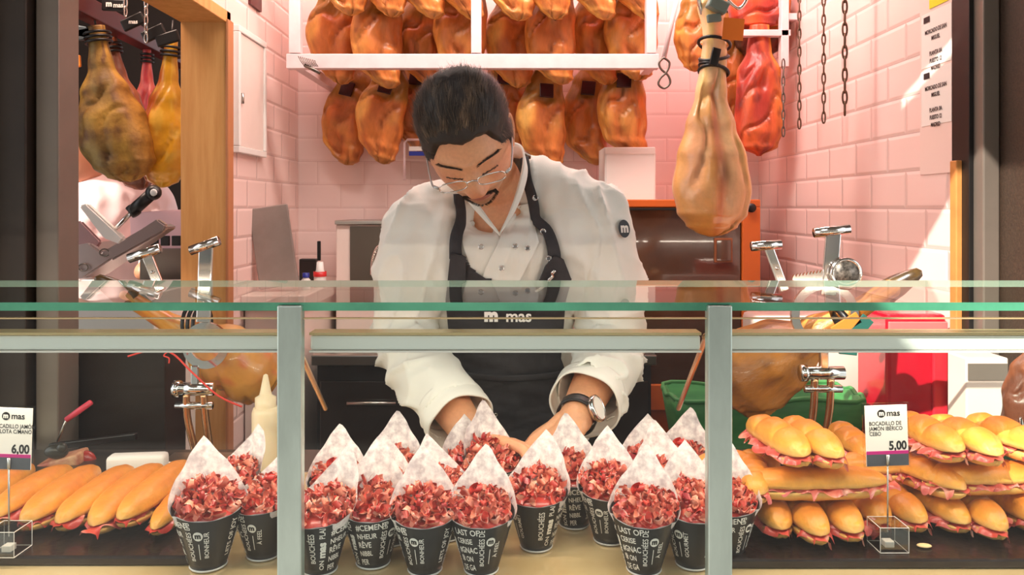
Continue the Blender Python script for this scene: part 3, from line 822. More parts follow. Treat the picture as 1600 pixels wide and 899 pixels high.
for i, (px, b_, lab) in enumerate(mid_): back_ham(px, b_, 2.47 if i % 2 else 2.56, i+1, lab, GMi, -6, random.uniform(-18, 12), False, .98)
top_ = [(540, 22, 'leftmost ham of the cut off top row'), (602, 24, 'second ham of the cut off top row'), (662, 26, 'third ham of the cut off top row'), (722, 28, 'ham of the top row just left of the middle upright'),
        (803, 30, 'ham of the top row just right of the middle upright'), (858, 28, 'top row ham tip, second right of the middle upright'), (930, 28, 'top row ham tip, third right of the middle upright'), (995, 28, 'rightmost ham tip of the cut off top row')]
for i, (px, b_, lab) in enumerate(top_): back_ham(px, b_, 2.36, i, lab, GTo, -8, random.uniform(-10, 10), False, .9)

# big ham hanging in front at the right
PROF_H = [(0, .28), (.04, .34), (.12, .28), (.30, .34), (.41, .42), (.54, .66), (.67, .88), (.80, 1.0), (.90, .90), (.955, .66), (.985, .40), (1, .06)]
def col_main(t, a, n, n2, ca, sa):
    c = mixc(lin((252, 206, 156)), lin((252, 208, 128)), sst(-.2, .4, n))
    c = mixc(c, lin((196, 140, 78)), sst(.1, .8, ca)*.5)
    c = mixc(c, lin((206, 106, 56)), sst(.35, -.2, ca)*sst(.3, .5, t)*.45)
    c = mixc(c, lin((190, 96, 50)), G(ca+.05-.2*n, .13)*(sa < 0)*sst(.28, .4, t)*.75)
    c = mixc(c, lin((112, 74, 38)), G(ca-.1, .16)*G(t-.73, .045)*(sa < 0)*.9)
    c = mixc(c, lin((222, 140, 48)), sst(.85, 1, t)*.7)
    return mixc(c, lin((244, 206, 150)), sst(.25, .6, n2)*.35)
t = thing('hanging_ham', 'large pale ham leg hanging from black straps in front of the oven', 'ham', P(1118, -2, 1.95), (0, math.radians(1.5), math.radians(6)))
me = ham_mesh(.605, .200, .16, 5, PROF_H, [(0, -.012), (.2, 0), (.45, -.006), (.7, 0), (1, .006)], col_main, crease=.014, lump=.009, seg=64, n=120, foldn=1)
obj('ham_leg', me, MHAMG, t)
b = bmesh.new()
for z, r in ((-.115, .040), (-.150, .036), (-.172, .035), (-.178, .036), (-.186, .037)):
    tube(b, [(r*math.cos(2*PI*k/24), r*.85*math.sin(2*PI*k/24), z+.012*math.cos(2*PI*k/24+z*90)) for k in range(24)], .0042, 8, True)
bbox(b, (-.01, -.034, -.155), (.022, .008, .045), (0, .2, 0), .002)
obj('black_strap', b, M['black'], t)
b = bmesh.new(); bbox(b, (.028, -.052, -.088), (.052, .0016, .054), (0, .06, -.1)); obj('orange_card', b, M['orange'], t, False)
b = bmesh.new(); bbox(b, (-.02, -.047, -.062), (.036, .012, .020), (0, -.15, 0), .003); bbox(b, (-.012, -.047, -.03), (.05, .03, .03), (0, .4, 0), .004); obj('clip', b, mat('grey_green_clip', (112, 130, 124), .4), t, False)
b = bmesh.new(); tube(b, smooth_path([(-.03, 0, -.05), (-.05, -.02, .0), (-.02, -.03, .03), (.02, -.02, .06)]), .006, 8); tube(b, smooth_path([(.02, -.03, -.01), (.05, -.03, -.03), (.07, -.03, .0), (.05, -.03, .04), (.02, -.02, .09)]), .0045, 10)
obj('hook', b, M['chrome'], t)
# hams behind it, at the right
def col_red(t, a, n, n2, ca, sa):
    c = mixc(lin((168, 52, 38)), lin((214, 96, 50)), sst(-.3, .4, n+.2*ca)); c = mixc(c, lin((232, 140, 52)), sst(.45, .95, ca+.25*n)); return mixc(c, lin((110, 34, 26)), sst(.15, .5, n2)*.6)
def side_ham(name, lab, px, top, bot, d, wpx, seed, fn, tilt=0, dpf=.75, m=None, prof=PROF_B, grp=None, curve=None, yaw=0, lump=.009, crease=.014, parts=True):
    a = P(px, top, d); L = (bot-top)/FPX*d
    t = thing(name, lab, 'ham', a, (0, math.radians(tilt), math.radians(yaw)), grp)
    w = wpx/FPX*d
    me = ham_mesh(L, w, w*dpf, seed, prof, curve or [(0, 0), (1, 0)], fn, crease=crease, lump=lump, seg=56, n=90)
    obj('ham_leg', me, m or MHAM, t)
    if parts:
        b = bmesh.new(); r = w*.17
        for q in (0, 1, 2): tube(b, [(r*math.cos(2*PI*k/20), r*math.sin(2*PI*k/20)*dpf*1.1, -.02-.012*q) for k in range(20)], .004, 6, True)
        tube(b, [(0, 0, -.01), (0, 0, .06)], .003, 6)
        obj('cord', b, M['black'], t)
    return t
GR_ = 'dark hams hanging in the right corner'
side_ham('hanging_ham', 'dark red ham with a bright orange edge hanging behind the big pale ham at right', 1186, 40, 244, 2.42, 76, 21, col_red, 0, grp=GR_, prof=[(0, .4), (.2, .5), (.36, .86), (.6, .96), (.8, 1), (.93, .8), (1, .1)])
side_ham('hanging_ham', 'red veined ham at the top right above the small pale shelf', 1186, -70, 46, 2.46, 96, 22, col_red, 0, grp=GR_, prof=[(0, .5), (.3, .8), (.6, 1), (.85, .98), (.97, .8), (1, .3)])
side_ham('hanging_ham', 'small orange ham half hidden left of the strapped shank', 1086, -40, 112, 2.45, 62, 23, col_back(1), 0, grp=GR_)
side_ham('hanging_ham', 'wrinkled grey brown ham end above the dark red ham at right', 1190, -10, 92, 2.56, 78, 24, lambda t, a, n, n2, ca, sa: mixc(lin((96, 70, 58)), lin((140, 70, 60)), sst(-.2, .4, n)), 4, grp=GR_)
side_ham('hanging_ham', 'dark orange ham glimpsed right of the big ham shank', 1132, 0, 190, 2.60, 66, 25, col_back(2), 0, grp=GR_)

# side room hams
def col_mould(t, a, n, n2, ca, sa):
    c = mixc(lin((150, 116, 54)), lin((196, 152, 62)), sst(-.2, .4, n)); c = mixc(c, lin((100, 60, 44)), sst(.1, .5, n2)*.7); c = mixc(c, lin((176, 160, 104)), sst(.2, .6, -n)*.5); return mixc(c, lin((214, 150, 50)), sst(.5, .9, ca)*sst(.25, .4, t)*.6)
def col_yel(t, a, n, n2, ca, sa):
    c = mixc(lin((222, 164, 40)), lin((190, 100, 52)), sst(.2, -.7, ca+.3*n)); return mixc(c, lin((238, 198, 80)), sst(.1, .5, n2)*.6)
def col_brown(t, a, n, n2, ca, sa): return mixc(lin((120, 66, 44)), lin((162, 90, 56)), sst(-.3, .4, n+.4*n2))
def col_pink(t, a, n, n2, ca, sa): return mixc(lin((196, 64, 70)), lin((222, 110, 100)), sst(-.3, .4, n+.4*n2))
PJ = [(0, .24), (.1, .26), (.26, .36), (.42, .66), (.6, .93), (.75, 1), (.88, .86), (.95, .6), (.985, .32), (1, .06)]
GS = 'hams hanging in the side room'
side_ham('hanging_ham', 'mottled mouldy ham, largest in the side room, at the left frame', 150, 42, 290, 2.15, 112, 31, col_mould, -10, .8, MHAMD, PJ, GS, [(0, 0), (.4, -.005), (.75, .0), (1, .02)], crease=.01, lump=.010)
side_ham('hanging_ham', 'brown ham tucked behind the mouldy one in the side room', 172, 60, 302, 2.34, 80, 32, col_brown, -12, .8, MHAM, PJ, GS)
side_ham('hanging_ham', 'rose pink narrow ham in the middle of the side room', 230, 76, 262, 2.5, 52, 33, col_pink, 0, .8, MHAM, PJ, GS, crease=.006)
side_ham('hanging_ham', 'pinkish shank hanging at the back left of the side room', 160, 40, 230, 2.75, 56, 35, col_pink, -5, .8, MHAM, PJ, GS)
side_ham('hanging_ham', 'bright yellow ham beside the oak jamb in the side room', 268, 64, 294, 2.22, 84, 34, col_yel, 4, .8, MHAMG, PJ, GS, crease=.006)

# ------------------------------------------------------------------ rack, rails, chains
rk = thing('hanging_rack', 'pale pink metal rack with uprights carrying the rows of hams', 'rack', (P(745, 95, 2.30).x, 2.30, EYE))
def rp(name, a, b, dep, m=M['pink_rail'], par=rk, bev=.002, d=2.30):
    A = P(*a, d); B = P(*b, d); bm = bmesh.new()
    bbox(bm, ((A.x+B.x)/2-par.location.x, d+dep/2-par.location.y, (A.z+B.z)/2-par.location.z), (abs(A.x-B.x), dep, abs(A.z-B.z)), None, bev)
    return obj(name, bm, m, par, False)
rp('rail', (447, 84), (1030, 107), .03)
rp('upright', (451, -60), (469, 83), .03); rp('upright', (736, -60), (752, 83), .03); rp('upright', (1010, -60), (1026, 83), .03)
rp('crossbar', (447, -90), (1030, -70), .03)
for x in (452, 1012):
    A = P(x+8, 96, 2.30); b = bmesh.new(); bbox(b, (A.x-rk.location.x, .26, A.z-EYE), (.03, .5-.005, .03)); obj('wall_bracket', b, M['pink_rail'], rk, False)
b = bmesh.new()
for i in range(9):
    A = P(466+i*3.2, 88+i*.8, 2.27); B = P(476+i*2.6, 104, 2.27); tube(b, [A-rk.location, (A+B)/2-rk.location+Vector((0, -.01, 0)), B-rk.location], .0014, 5)
A = P(476, 102, 2.27); B = P(500, 114, 2.27); tube(b, [A-rk.location, B-rk.location], .006, 6)
tag(xf := obj('hook_comb', b, M['steel_dark'], None), 'dark metal comb of hooks on the left end of the pale rail', 'hooks').location = rk.location
rr = thing('hanging_rack', 'small pink shelf rail beside the hanging chains at upper right', 'rack', (P(1190, 50, 2.38).x, 2.38, EYE))
rp('rail', (1130, 46), (1236, 56), .03, par=rr, d=2.38); rp('upright', (1221, -60), (1233, 104), .03, par=rr, d=2.38)
A = P(1228, 50, 2.38); b = bmesh.new(); bbox(b, (A.x-rr.location.x+.018, 0.015, A.z-EYE+.05), (.045, .02, .02)); obj('wall_bracket', b, M['pink_rail'], rr, False)
# slanting gambrel bar with S hooks
gb = thing('hook_bar', 'slanting pink bar with a looped metal hook at the right end of the rail', 'hook', P(1037, 92, 2.24))
b = bmesh.new(); A = P(1037, 92, 2.24); B = P(1066, -40, 2.24); tube(b, [A-gb.location, B-gb.location], .007, 8); obj('bar', b, M['pink_rail'], gb)
b = bmesh.new(); q = [P(x, y, 2.22)-gb.location for x, y in ((1037, 90), (1030, 98), (1033, 108), (1044, 118), (1047, 130), (1038, 138), (1029, 132), (1032, 122), (1042, 112), (1046, 98), (1037, 90))]
tube(b, smooth_path(q, 5), .0035, 8); obj('hook', b, M['steel_dark'], gb)
def chain(px, y0, y1, d, lab, m=M['chain'], r=.0022, pitch=.026, w=.009, sway=0):
    a = P(px, y0, d); bz = P(px, y1, d).z
    t = bmesh.new(); z = 0; k = 0; n = int((a.z-bz)/pitch)
    for k in range(n):
        pts = []
        for q in range(14):
            an = 2*PI*q/14; x = w*.5*math.cos(an); zz = pitch*.62*math.sin(an)
            pts.append(Vector((x, 0, zz)) if k % 2 == 0 else Vector((x*.35, x, zz)))
        tube(t, [p+Vector((sway*math.sin(k*.5), 0, -k*pitch)) for p in pts], r, 6, True)
    o = obj('chain', t, m, None); o.location = a
    return tag(o, lab, 'chain', 'chains hanging before the right wall')
chain(1249, -60, 218, 2.22, 'leftmost of the three long chains left of the notices on the right wall')
chain(1287, -60, 212, 2.05, 'middle one of the three long chains on the right wall')
chain(1320, -60, 205, 1.90, 'rightmost and darkest of the three long chains on the right wall', r=.0026, w=.011, pitch=.028)
chain(1224, 100, 228, 2.36, 'short dark chain hanging below the small pink shelf rail', M['steel_dark'])
# side room beam, chains, tags
sb = thing('hanging_beam', 'dark red beam with tags carrying the side room hams', 'beam', P(190, 52, 2.2))
b = bmesh.new(); A = P(108, 0, 2.05)-sb.location; B = P(282, 92, 2.75)-sb.location
v = (B-A); R3 = v.to_track_quat('X', 'Z').to_matrix(); bbox(b, (A+B)/2, (v.length+.3, .05, .055), R3, .004); obj('beam', b, M['beam_red'], sb, False)
for i, (x, y) in enumerate(((178, 8), (208, 34), (240, 52), (262, 60), (128, 50), (118, 96), (140, 52))):
    b = bmesh.new(); c = P(x, y, 2.14)-sb.location; bbox(b, c, ((.066 if i != 5 else .03), .01, .034), (0, random.uniform(-.5, .5), 0), .004); o = obj('tag', b, M['black'] if i != 5 else M['orange'], sb, False)
b = bmesh.new(); c = P(178, 6, 2.13); 
add_text(b, 'm', .022, lambda x, y: Vector((c.x-.014+x, 2.13, c.z+y))-sb.location, .05); add_text(b, 'mas', .018, lambda x, y: Vector((c.x+.012+x, 2.13, c.z-.004+y))-sb.location, .03)
c2 = P(208, 34, 2.13); add_text(b, 'mas', .016, lambda x, y: Vector((c2.x+x, 2.13, c2.z+y))-sb.location, .03); obj('lettering', b, M['white_ink'], sb, False)
for px, y1 in ((196, 40), (228, 84)):
    o = chain(px, -50, y1, 2.12, 'steel chain hanging %s the red beam in the side room' % ('at the left part of' if px == 196 else 'right of the middle of'), M['chrome'], .002, .024, .009); o['group'] = 'chains in the side room'

# ------------------------------------------------------------------ notices on the right wall
nt_ = thing('wall_notice', 'white printed notice sheets in a clear sleeve on the right wall', 'notice', (.893, 1.6, EYE))
def onwall(px, py, x=.897):
    d = x*FPX/(px-800); return Vector((x, d, EYE-(py-HOR)/FPX*d))
def wallquad(name, a, b, za, zb, m, par, x=.897, th=.001):
    "panel lying on the right wall between depths a..b and heights za..zb"
    bm = bmesh.new(); bbox(bm, (x-par.location.x, (a+b)/2-par.location.y, (za+zb)/2-par.location.z), (th, abs(b-a), abs(zb-za))); return obj(name, bm, m, par, False)
da = .897*FPX/(1440-800); db = .897*FPX/(1487-800)
zt = EYE+(HOR-10)/FPX*1.6; zb_ = EYE+(HOR-192)/FPX*1.6
wallquad('sheet', da, db, zt-.0, (zt+zb_)/2+.004, M['paper'], nt_); wallquad('sheet', da, db, (zt+zb_)/2-.002, zb_, M['paper'], nt_)
yc = (da+db)/2
mpw = lambda x, y: Vector((.8956, yc-x, y+1.7))-nt_.location
hh = (zt-zb_)/2
for k in (0, 1):
    b = bmesh.new(); z0 = zt-hh*k-1.7
    for i, s in enumerate(['MORCADO DE SAN', 'MIGUEL', '', 'PLANTA 0A', 'PUESTO 12', 'MADRID']):
        if s: add_text(b, s, .0125, mpw, .03, off=(0, z0-.042-i*.016), sx=.75)
    u, v, w_, h_ = (-.035, -.014, .024, .013)
    b.faces.new([b.verts.new(mpw(u+x, z0+v+y)) for x, y in ((-w_/2, -h_/2), (w_/2, -h_/2), (w_/2, h_/2), (-w_/2, h_/2))])
    obj('printing', b, M['ink'], nt_, False)
st = bmesh.new(); bbox(st, (.8965, yc-.01, EYE+(HOR+2)/FPX*1.6+.006), (.001, .07, .03)); tag(obj('sticker', st, M['yellow'], None, False), 'yellow sticker above the notices on the right wall', 'sticker')
b = bmesh.new(); bbox(b, (.8985, 1.615, 1.86), (.0018, .15, .74)); tag(obj('wall_panel', b, mat('smooth_splash_panel', (240, 214, 204), .25), None, False), 'smooth pinkish panel on the right wall above the oak edge', 'panel')

# ------------------------------------------------------------------ left wall cabinet
mc = thing('meter_cabinet', 'shallow white framed cabinet door on the left tiled wall', 'cabinet', (-.78, 2.2, EYE))
def lw(px): return .78*FPX/(800-px)
ya, yb = lw(364), lw(408); z1 = EYE+(HOR-38)/FPX*lw(364); z0 = EYE+(HOR-238)/FPX*lw(364)
b = bmesh.new()
for (p, q, r, s) in ((ya, yb, z1-.018, z1), (ya, yb, z0, z0+.018), (ya, ya+.016, z0+.0185, z1-.0185), (yb-.016, yb, z0+.0185, z1-.0185)): bbox(b, (.009, (p+q)/2-2.2, (r+s)/2-EYE), (.018, abs(q-p), abs(s-r)), None, .002)
obj('door_frame', b, M['white_plastic'], mc, False)
b = bmesh.new(); bbox(b, (.008, (ya+yb)/2-2.2, (z0+z1)/2-EYE), (.010, yb-ya-.034, z1-z0-.038), None, .002); obj('door_panel', b, M['white_wall'], mc, False)
b = bmesh.new(); tube(b, [(.017, ya-2.2+.03, z0-EYE+.14), (.017, ya-2.2+.03, z0-EYE+.17)], .004, 8); obj('latch', b, M['steel'], mc)
b = bmesh.new(); bbox(b, (-.776, 2.32, 1.98+.10), (.008, .10, .12)); tag(obj('vent_box', b, M['beam_red'], None, False), 'dark red square plate high on the left tiled wall', 'plate')

# ------------------------------------------------------------------ back counter and things on it
cz = 1.165
b = bmesh.new(); bbox(b, (-.685, 2.50, cz-.02), (.186, .6, .04), None, .004); bbox(b, (-.69, 2.51, (cz-.04)/2), (.17, .56, cz-.042)); tag(obj('back_counter', b, M['white_wall'], None, False), 'pale stone counter along the back wall at left', 'counter')
def onc(px, d): return (px-800)/FPX*d
A = onc(412, 2.55)
b = bmesh.new(); w = .115; bbox(b, (0, 0, .125), (w, .012, .245), None, .003); o = obj('chopping_board', b, M['grey_board'], None, False); o.location = (onc(434, 2.30)+.006, 2.30, cz); o.rotation_euler = (math.radians(-6), math.radians(-9), math.radians(8)); o.location.z = cz+.012; tag(o, 'grey board leaning against the left tiled wall on the pale counter', 'board')
t = thing('small_bottle', 'small white bottle with a blue cap on the pale back counter', 'bottle', (onc(478, 2.35), 2.35, cz))
b = bmesh.new(); lathe(b, [(0, 0), (.013, 0), (.014, .004), (.014, .03), (.009, .036), (.009, .04), (0, .04)]); obj('bottle_body', b, M['white_plastic'], t)
b = bmesh.new(); lathe(b, [(.0105, .038), (.0105, .052), (0, .053)]); obj('cap', b, M['blue'], t)
t = thing('spray_bottle', 'clear bottle with a red collar and slim dark nozzle on the back counter', 'bottle', (onc(500, 2.43), 2.43, cz))
b = bmesh.new(); lathe(b, [(0, 0), (.018, 0), (.019, .005), (.019, .042), (.012, .055), (.010, .08), (0, .08)]); obj('bottle_body', b, M['white_plastic'], t)
b = bmesh.new(); lathe(b, [(.0205, .034), (.0205, .050), (.019, .050)]); obj('collar', b, M['redp'], t)
b = bmesh.new(); bbox(b, (-.003, 0, .115), (.011, .008, .062), None, .002); obj('nozzle', b, M['black'], t, False)
b = bmesh.new(); bbox(b, (0, 0, .04), (.056, .03, .08), None, .004); bbox(b, (0, -.016, .045), (.05, .002, .05)); o = obj('card_reader', b, M['black'], None, False); o.location = (onc(482, 2.58), 2.58, cz); tag(o, 'small black box behind the bottles on the back counter', 'box')
# stainless unit with tap
t = thing('stainless_cupboard', 'stainless steel cupboard with pale frame behind the right arm of the worker', 'cupboard', (onc(575, 2.6)+.045, 2.66, 0))
b = bmesh.new(); bbox(b, (0, 0, .68), (.28, .24, 1.36), None, .004); obj('body', b, M['white_wall'], t, False)
b = bmesh.new(); bbox(b, (0.02, -.122, 1.22), (.225, .004, .27)); obj('door', b, M['steel_dark'], t, False)
b = bmesh.new(); bbox(b, (0, -.005, 1.3675), (.285, .25, .014), None, .003); obj('top', b, M['steel'], t, False)
t = thing('faucet', 'slim curved chrome tap in front of the steel cupboard', 'tap', (onc(592, 2.45), 2.45, 1.002))
b = bmesh.new(); tube(b, smooth_path([(.045, 0, 0), (.045, 0, .20), (.03, 0, .275), (.0, 0, .29), (-.018, 0, .25), (-.022, 0, .20)], 6), .0065, 10); obj('spout', b, M['chrome'], t)
b = bmesh.new(); lathe(b, [(0, 0), (.02, 0), (.02, .01), (.01, .02), (0, .02)], (.045, 0, 0)); obj('tap_base', b, M['chrome'], t)
# hygiene cover / scale frame, white box, oven
t = thing('wall_dispenser', 'clear framed dispenser with a blue stripe on the back wall left of the head', 'dispenser', P(665, 250, 2.46)); 
b = bmesh.new(); w, h, d_ = .135, .13, .10
tube(b, [(-w/2, 0, -h/2), (-w/2, 0, h/2-.01), (-w/2+.01, 0, h/2), (w/2, 0, h/2), (w/2, 0, -h/2)], .004, 8); obj('rim', b, M['pink_rail'], t)
b = bmesh.new(); bbox(b, (0, .03, 0), (w-.008, .05, h-.008)); obj('clear_box', b, M['acrylic'], t, False)
b = bmesh.new(); bbox(b, (.005, -.004, .02), (w-.02, .004, .014)); obj('blue_stripe', b, M['blue'], t, False)
b = bmesh.new(); bbox(b, (.005, -.004, .036), (w-.02, .004, .014)); obj('white_stripe', b, M['paper'], t, False)
t = thing('white_box', 'white box on the oven holding the lower end of a ham', 'box', (onc(980, 2.55), 2.57, 0))
zo = P(0, 313, 2.48).z; b = bmesh.new(); zt_ = P(0, 230, 2.48).z
wx = 76/FPX*2.5
bbox(b, (0, -.085, (zo+zt_)/2), (wx, .006, zt_-zo), None, .002); bbox(b, (-wx/2, 0, (zo+zt_)/2), (.006, .17, zt_-zo)); bbox(b, (wx/2, 0, (zo+zt_)/2-.01), (.006, .17, zt_-zo-.02)); bbox(b, (0, .085, (zo+zt_)/2), (wx, .006, zt_-zo)); bbox(b, (0, 0, zo+.005), (wx, .17, .006))
obj('box_shell', b, M['white_plastic'], t, False)
b = bmesh.new(); bbox(b, (0, -.0885, zt_-.012), (wx+.002, .002, .02), None); obj('box_lip', b, M['paper'], t, False)
t = thing('oven', 'orange framed oven with smoked glass door on the back wall', 'oven', (onc(1083, 2.42), 2.6, 0))
zo2 = P(0, 312, 2.40).z; w = 205/FPX*2.40; hh_ = .62; x0 = 0
def op(name, a, b_, m, y0, y1, bev=.003):
    A = P(*a, 2.40); B = P(*b_, 2.40); bm = bmesh.new()
    bbox(bm, ((A.x+B.x)/2-t.location.x, (y0+y1)/2-2.6, (A.z+B.z)/2), (abs(A.x-B.x), y1-y0, abs(A.z-B.z)), None, bev); return obj(name, bm, m, t, False)
op('cabinet', (975, 312), (1186, 700), M['oven'], 2.41, 2.79)
op('door_frame', (975, 312), (1186, 324), M['oven'], 2.385, 2.41); op('door_frame', (1158, 324), (1186, 620), M['oven'], 2.385, 2.41); op('door_frame', (975, 600), (1158, 640), M['oven'], 2.385, 2.41)
op('door_glass', (975, 325), (1157, 600), M['oven_glass'], 2.395, 2.41)
op('door_seal', (980, 325), (1157, 329), M['black'], 2.383, 2.395, .001)
op('inner_panel', (1115, 372), (1143, 410), mat('oven_inner_orange', (150, 86, 50), .4), 2.388, 2.396, .001); op('inner_glass', (1118, 375), (1140, 407), M['oven_glass'], 2.384, 2.389, .001)
bm = bmesh.new(); c = P(1174, 325, 2.375); lathe(bm, [(0, 0), (.014, 0), (.014, .012), (0, .012)]); xform(bm, Matrix.Translation((c.x-t.location.x, 2.383-2.6, c.z)) @ Matrix.Rotation(PI/2, 4, 'X')); obj('knob', bm, M['black'], t)
b = bmesh.new(); A = P(975, 0, 2.4).x; B = P(1186, 0, 2.4).x; tz = P(0, 640, 2.4).z
bbox(b, ((A+B)/2, 2.6, (P(0, 700, 2.4).z)/2), (B-A, .38, P(0, 700, 2.4).z)); tag(obj('steel_cupboard', b, M['steel'], None, False), 'steel base cupboard under the orange oven', 'cupboard')
# ------------------------------------------------------------------ work surfaces behind the case
WZ = .97
for nm, x0, x1, lab in (('left', -1.15, -.33, 'steel side table behind the left end of the display counter'), ('right', .30, .925, 'steel side table behind the right end of the display counter')):
    t = thing('side_table', lab, 'table', ((x0+x1)/2, 1.365, 0)); w = x1-x0
    b = bmesh.new(); bbox(b, (0, 0, WZ-.011), (w, .125, .02), None, .003); obj('tabletop', b, M['steel_dark'], t, False)
    b = bmesh.new(); bbox(b, (0, .03, (WZ-.022)/2), (w-.02, .06, WZ-.022)); obj('cabinet', b, M['dark_wood'], t, False)
b = bmesh.new(); bbox(b, (-.95, 1.60, .57), (.5, .10, 1.14), None, .003); tag(obj('partition_panel', b, M['dark_wood'], None, False), 'dark brown low partition below the side room opening', 'partition')
t = thing('work_counter', 'long dark fronted work counter with a steel top behind the worker', 'counter', (0, 2.3, 0))
b = bmesh.new(); bbox(b, (-.08, 0.05, .985), (.98, .36, .03), None, .004); obj('countertop', b, M['steel'], t, False)
b = bmesh.new(); bbox(b, (-.08, .08, .485), (.96, .34, .965)); obj('cabinet', b, M['dark'], t, False)
for k in range(3):
    b = bmesh.new(); bbox(b, (-.40+.32*k, -.096, .50), (.30, .012, .84), None, .003); dr = obj('door', b, mat('dark_cupboard_door', (60, 52, 48), .2, coat=.4), t, False)
    b = bmesh.new(); tube(b, [(-.50+.32*k+.03, -.115, .86), (-.50+.32*k+.17, -.115, .86)], .005, 8); obj('handle', b, M['steel'], dr)

# ------------------------------------------------------------------ right: crates and boxes
b = bmesh.new(); bbox(b, (.535, 1.66, .45), (.45, .19, .90), None, .004); tag(obj('dark_cart', b, M['dark'], None, False), 'dark cart carrying the green crate', 'cart')
t = thing('green_crate', 'green cloth lined crate behind the ham stand at right', 'crate', (.535, 1.66, .901))
b = bmesh.new(); lathe(b, [(0, 0), (.10, 0), (.118, .02), (.125, .09), (.128, .118), (.120, .118), (.112, .03), (0, .02)], seg=40)
for v in b.verts:
    a = math.atan2(v.co.y, v.co.x); r = math.hypot(v.co.x, v.co.y); k = 1/max(abs(math.cos(a)), abs(math.sin(a)))**.85
    v.co.x *= k*1.62; v.co.y *= k*.62; 
    v.co += Vector((0, 0, .004*math.sin(a*9)*(v.co.z > .05)))
obj('crate_body', b, M['green'], t)
b = bmesh.new(); n = 60; pts = []
for q in range(n):
    a = 2*PI*q/n; k = 1/max(abs(math.cos(a)), abs(math.sin(a)))**.85; pts.append((.126*math.cos(a)*k*1.62, .126*math.sin(a)*k*.62, .119+.004*math.sin(a*9)))
tube(b, pts, .005, 8, True); obj('rim', b, M['green'], t)
b = bmesh.new(); bbox(b, (.728, 1.87, 1.065), (.285, .18, .18), None, .012); tag(obj('white_container', b, M['white_wall'], None), 'pinkish white container behind the green crate', 'container')
b = bmesh.new(); bbox(b, (.728, 1.87, .487), (.285, .18, .974), None, .002); tag(obj('container_stand', b, M['dark'], None, False), 'dark stand beneath the pinkish white container', 'stand')
t = thing('red_bin', 'glossy red upright bin beside the right wall', 'bin', (.828, 1.64, 0))
b = bmesh.new(); bbox(b, (0, 0, .60), (.122, .14, 1.20), None, .008); obj('body', b, M['red'], t, False)
b = bmesh.new(); bbox(b, (.045, -.073, .62), (.03, .008, 1.1), None, .003); obj('ridge', b, mat('bright_red_edge', (226, 44, 60), .3), t, False)
b = bmesh.new(); bbox(b, (0, -.073, 1.17), (.12, .006, .03), None, .002); obj('lid_band', b, mat('pale_red_band', (214, 120, 120), .3), t, False)
t = thing('white_box', 'white box standing at the far right behind the glass', 'box', (.845, 1.395, WZ+.001))
b = bmesh.new(); bbox(b, (0, 0, .09), (.075, .06, .18), None, .003); obj('body', b, M['white_wall'], t, False)
b = bmesh.new(); bbox(b, (0, -.031, .155), (.07, .002, .03)); obj('label_panel', b, M['frame'], t, False)

# ------------------------------------------------------------------ hams on stands
def lay_ham(lab, hoof, butt, w, seed, fn, m, cat='ham'):
    t = thing('stand_ham', lab, cat, hoof)
    v = butt-hoof; L = v.length
    R = v.to_track_quat('-Z', 'Y').to_matrix().to_euler(); t.rotation_euler = R
    me = ham_mesh(L, w, w*.8, seed, [(0, .10), (.05, .2), (.16, .20), (.3, .24), (.45, .42), (.66, .88), (.8, 1), (.9, .86), (.97, .5), (1, .08)], [(0, 0), (.3, -.004), (.6, .008), (1, -.004)], fn, lump=.008, crease=.01, seg=56, n=100)
    obj('ham_leg', me, m, t)
    b = bmesh.new(); lathe(b, [(0, .034), (.008, .03), (.014, .012), (.019, -.012), (.021, -.035), (.016, -.040), (0, -.040)], seg=24)
    for q in b.verts: q.co.x *= .8
    obj('hoof', b, mat('dark_hoof', (44, 30, 24), .3, rgb2=(110, 84, 44), vscale=30, coat=.3), t)
    return t
def col_std(t, a, n, n2, ca, sa):
    c = mixc(lin((170, 106, 44)), lin((204, 134, 56)), sst(-.3, .4, n)); c = mixc(c, lin((112, 62, 30)), sst(.1, .6, n2)*.7)
    return c
def col_stdp(t, a, n, n2, ca, sa):
    c = mixc(lin((206, 140, 74)), lin((222, 160, 76)), sst(-.3, .4, n)); c = mixc(c, lin((206, 96, 70)), sst(.05, .5, n2)*.6); return c
lay_ham('cut ham clamped in the right stand, its dark hoof rising over the glass', P(1412, 440, 1.315), P(1128, 612, 1.49), .215, 41, col_std, MHAM)
lay_ham('golden pink ham clamped in the left stand beside the cream bottle', P(176, 450, 1.315), P(424, 604, 1.49), .175, 42, col_stdp, MHAMG)
def mkrel(t, bm): return xform(bm, Matrix.Translation(-Vector(t.location)))
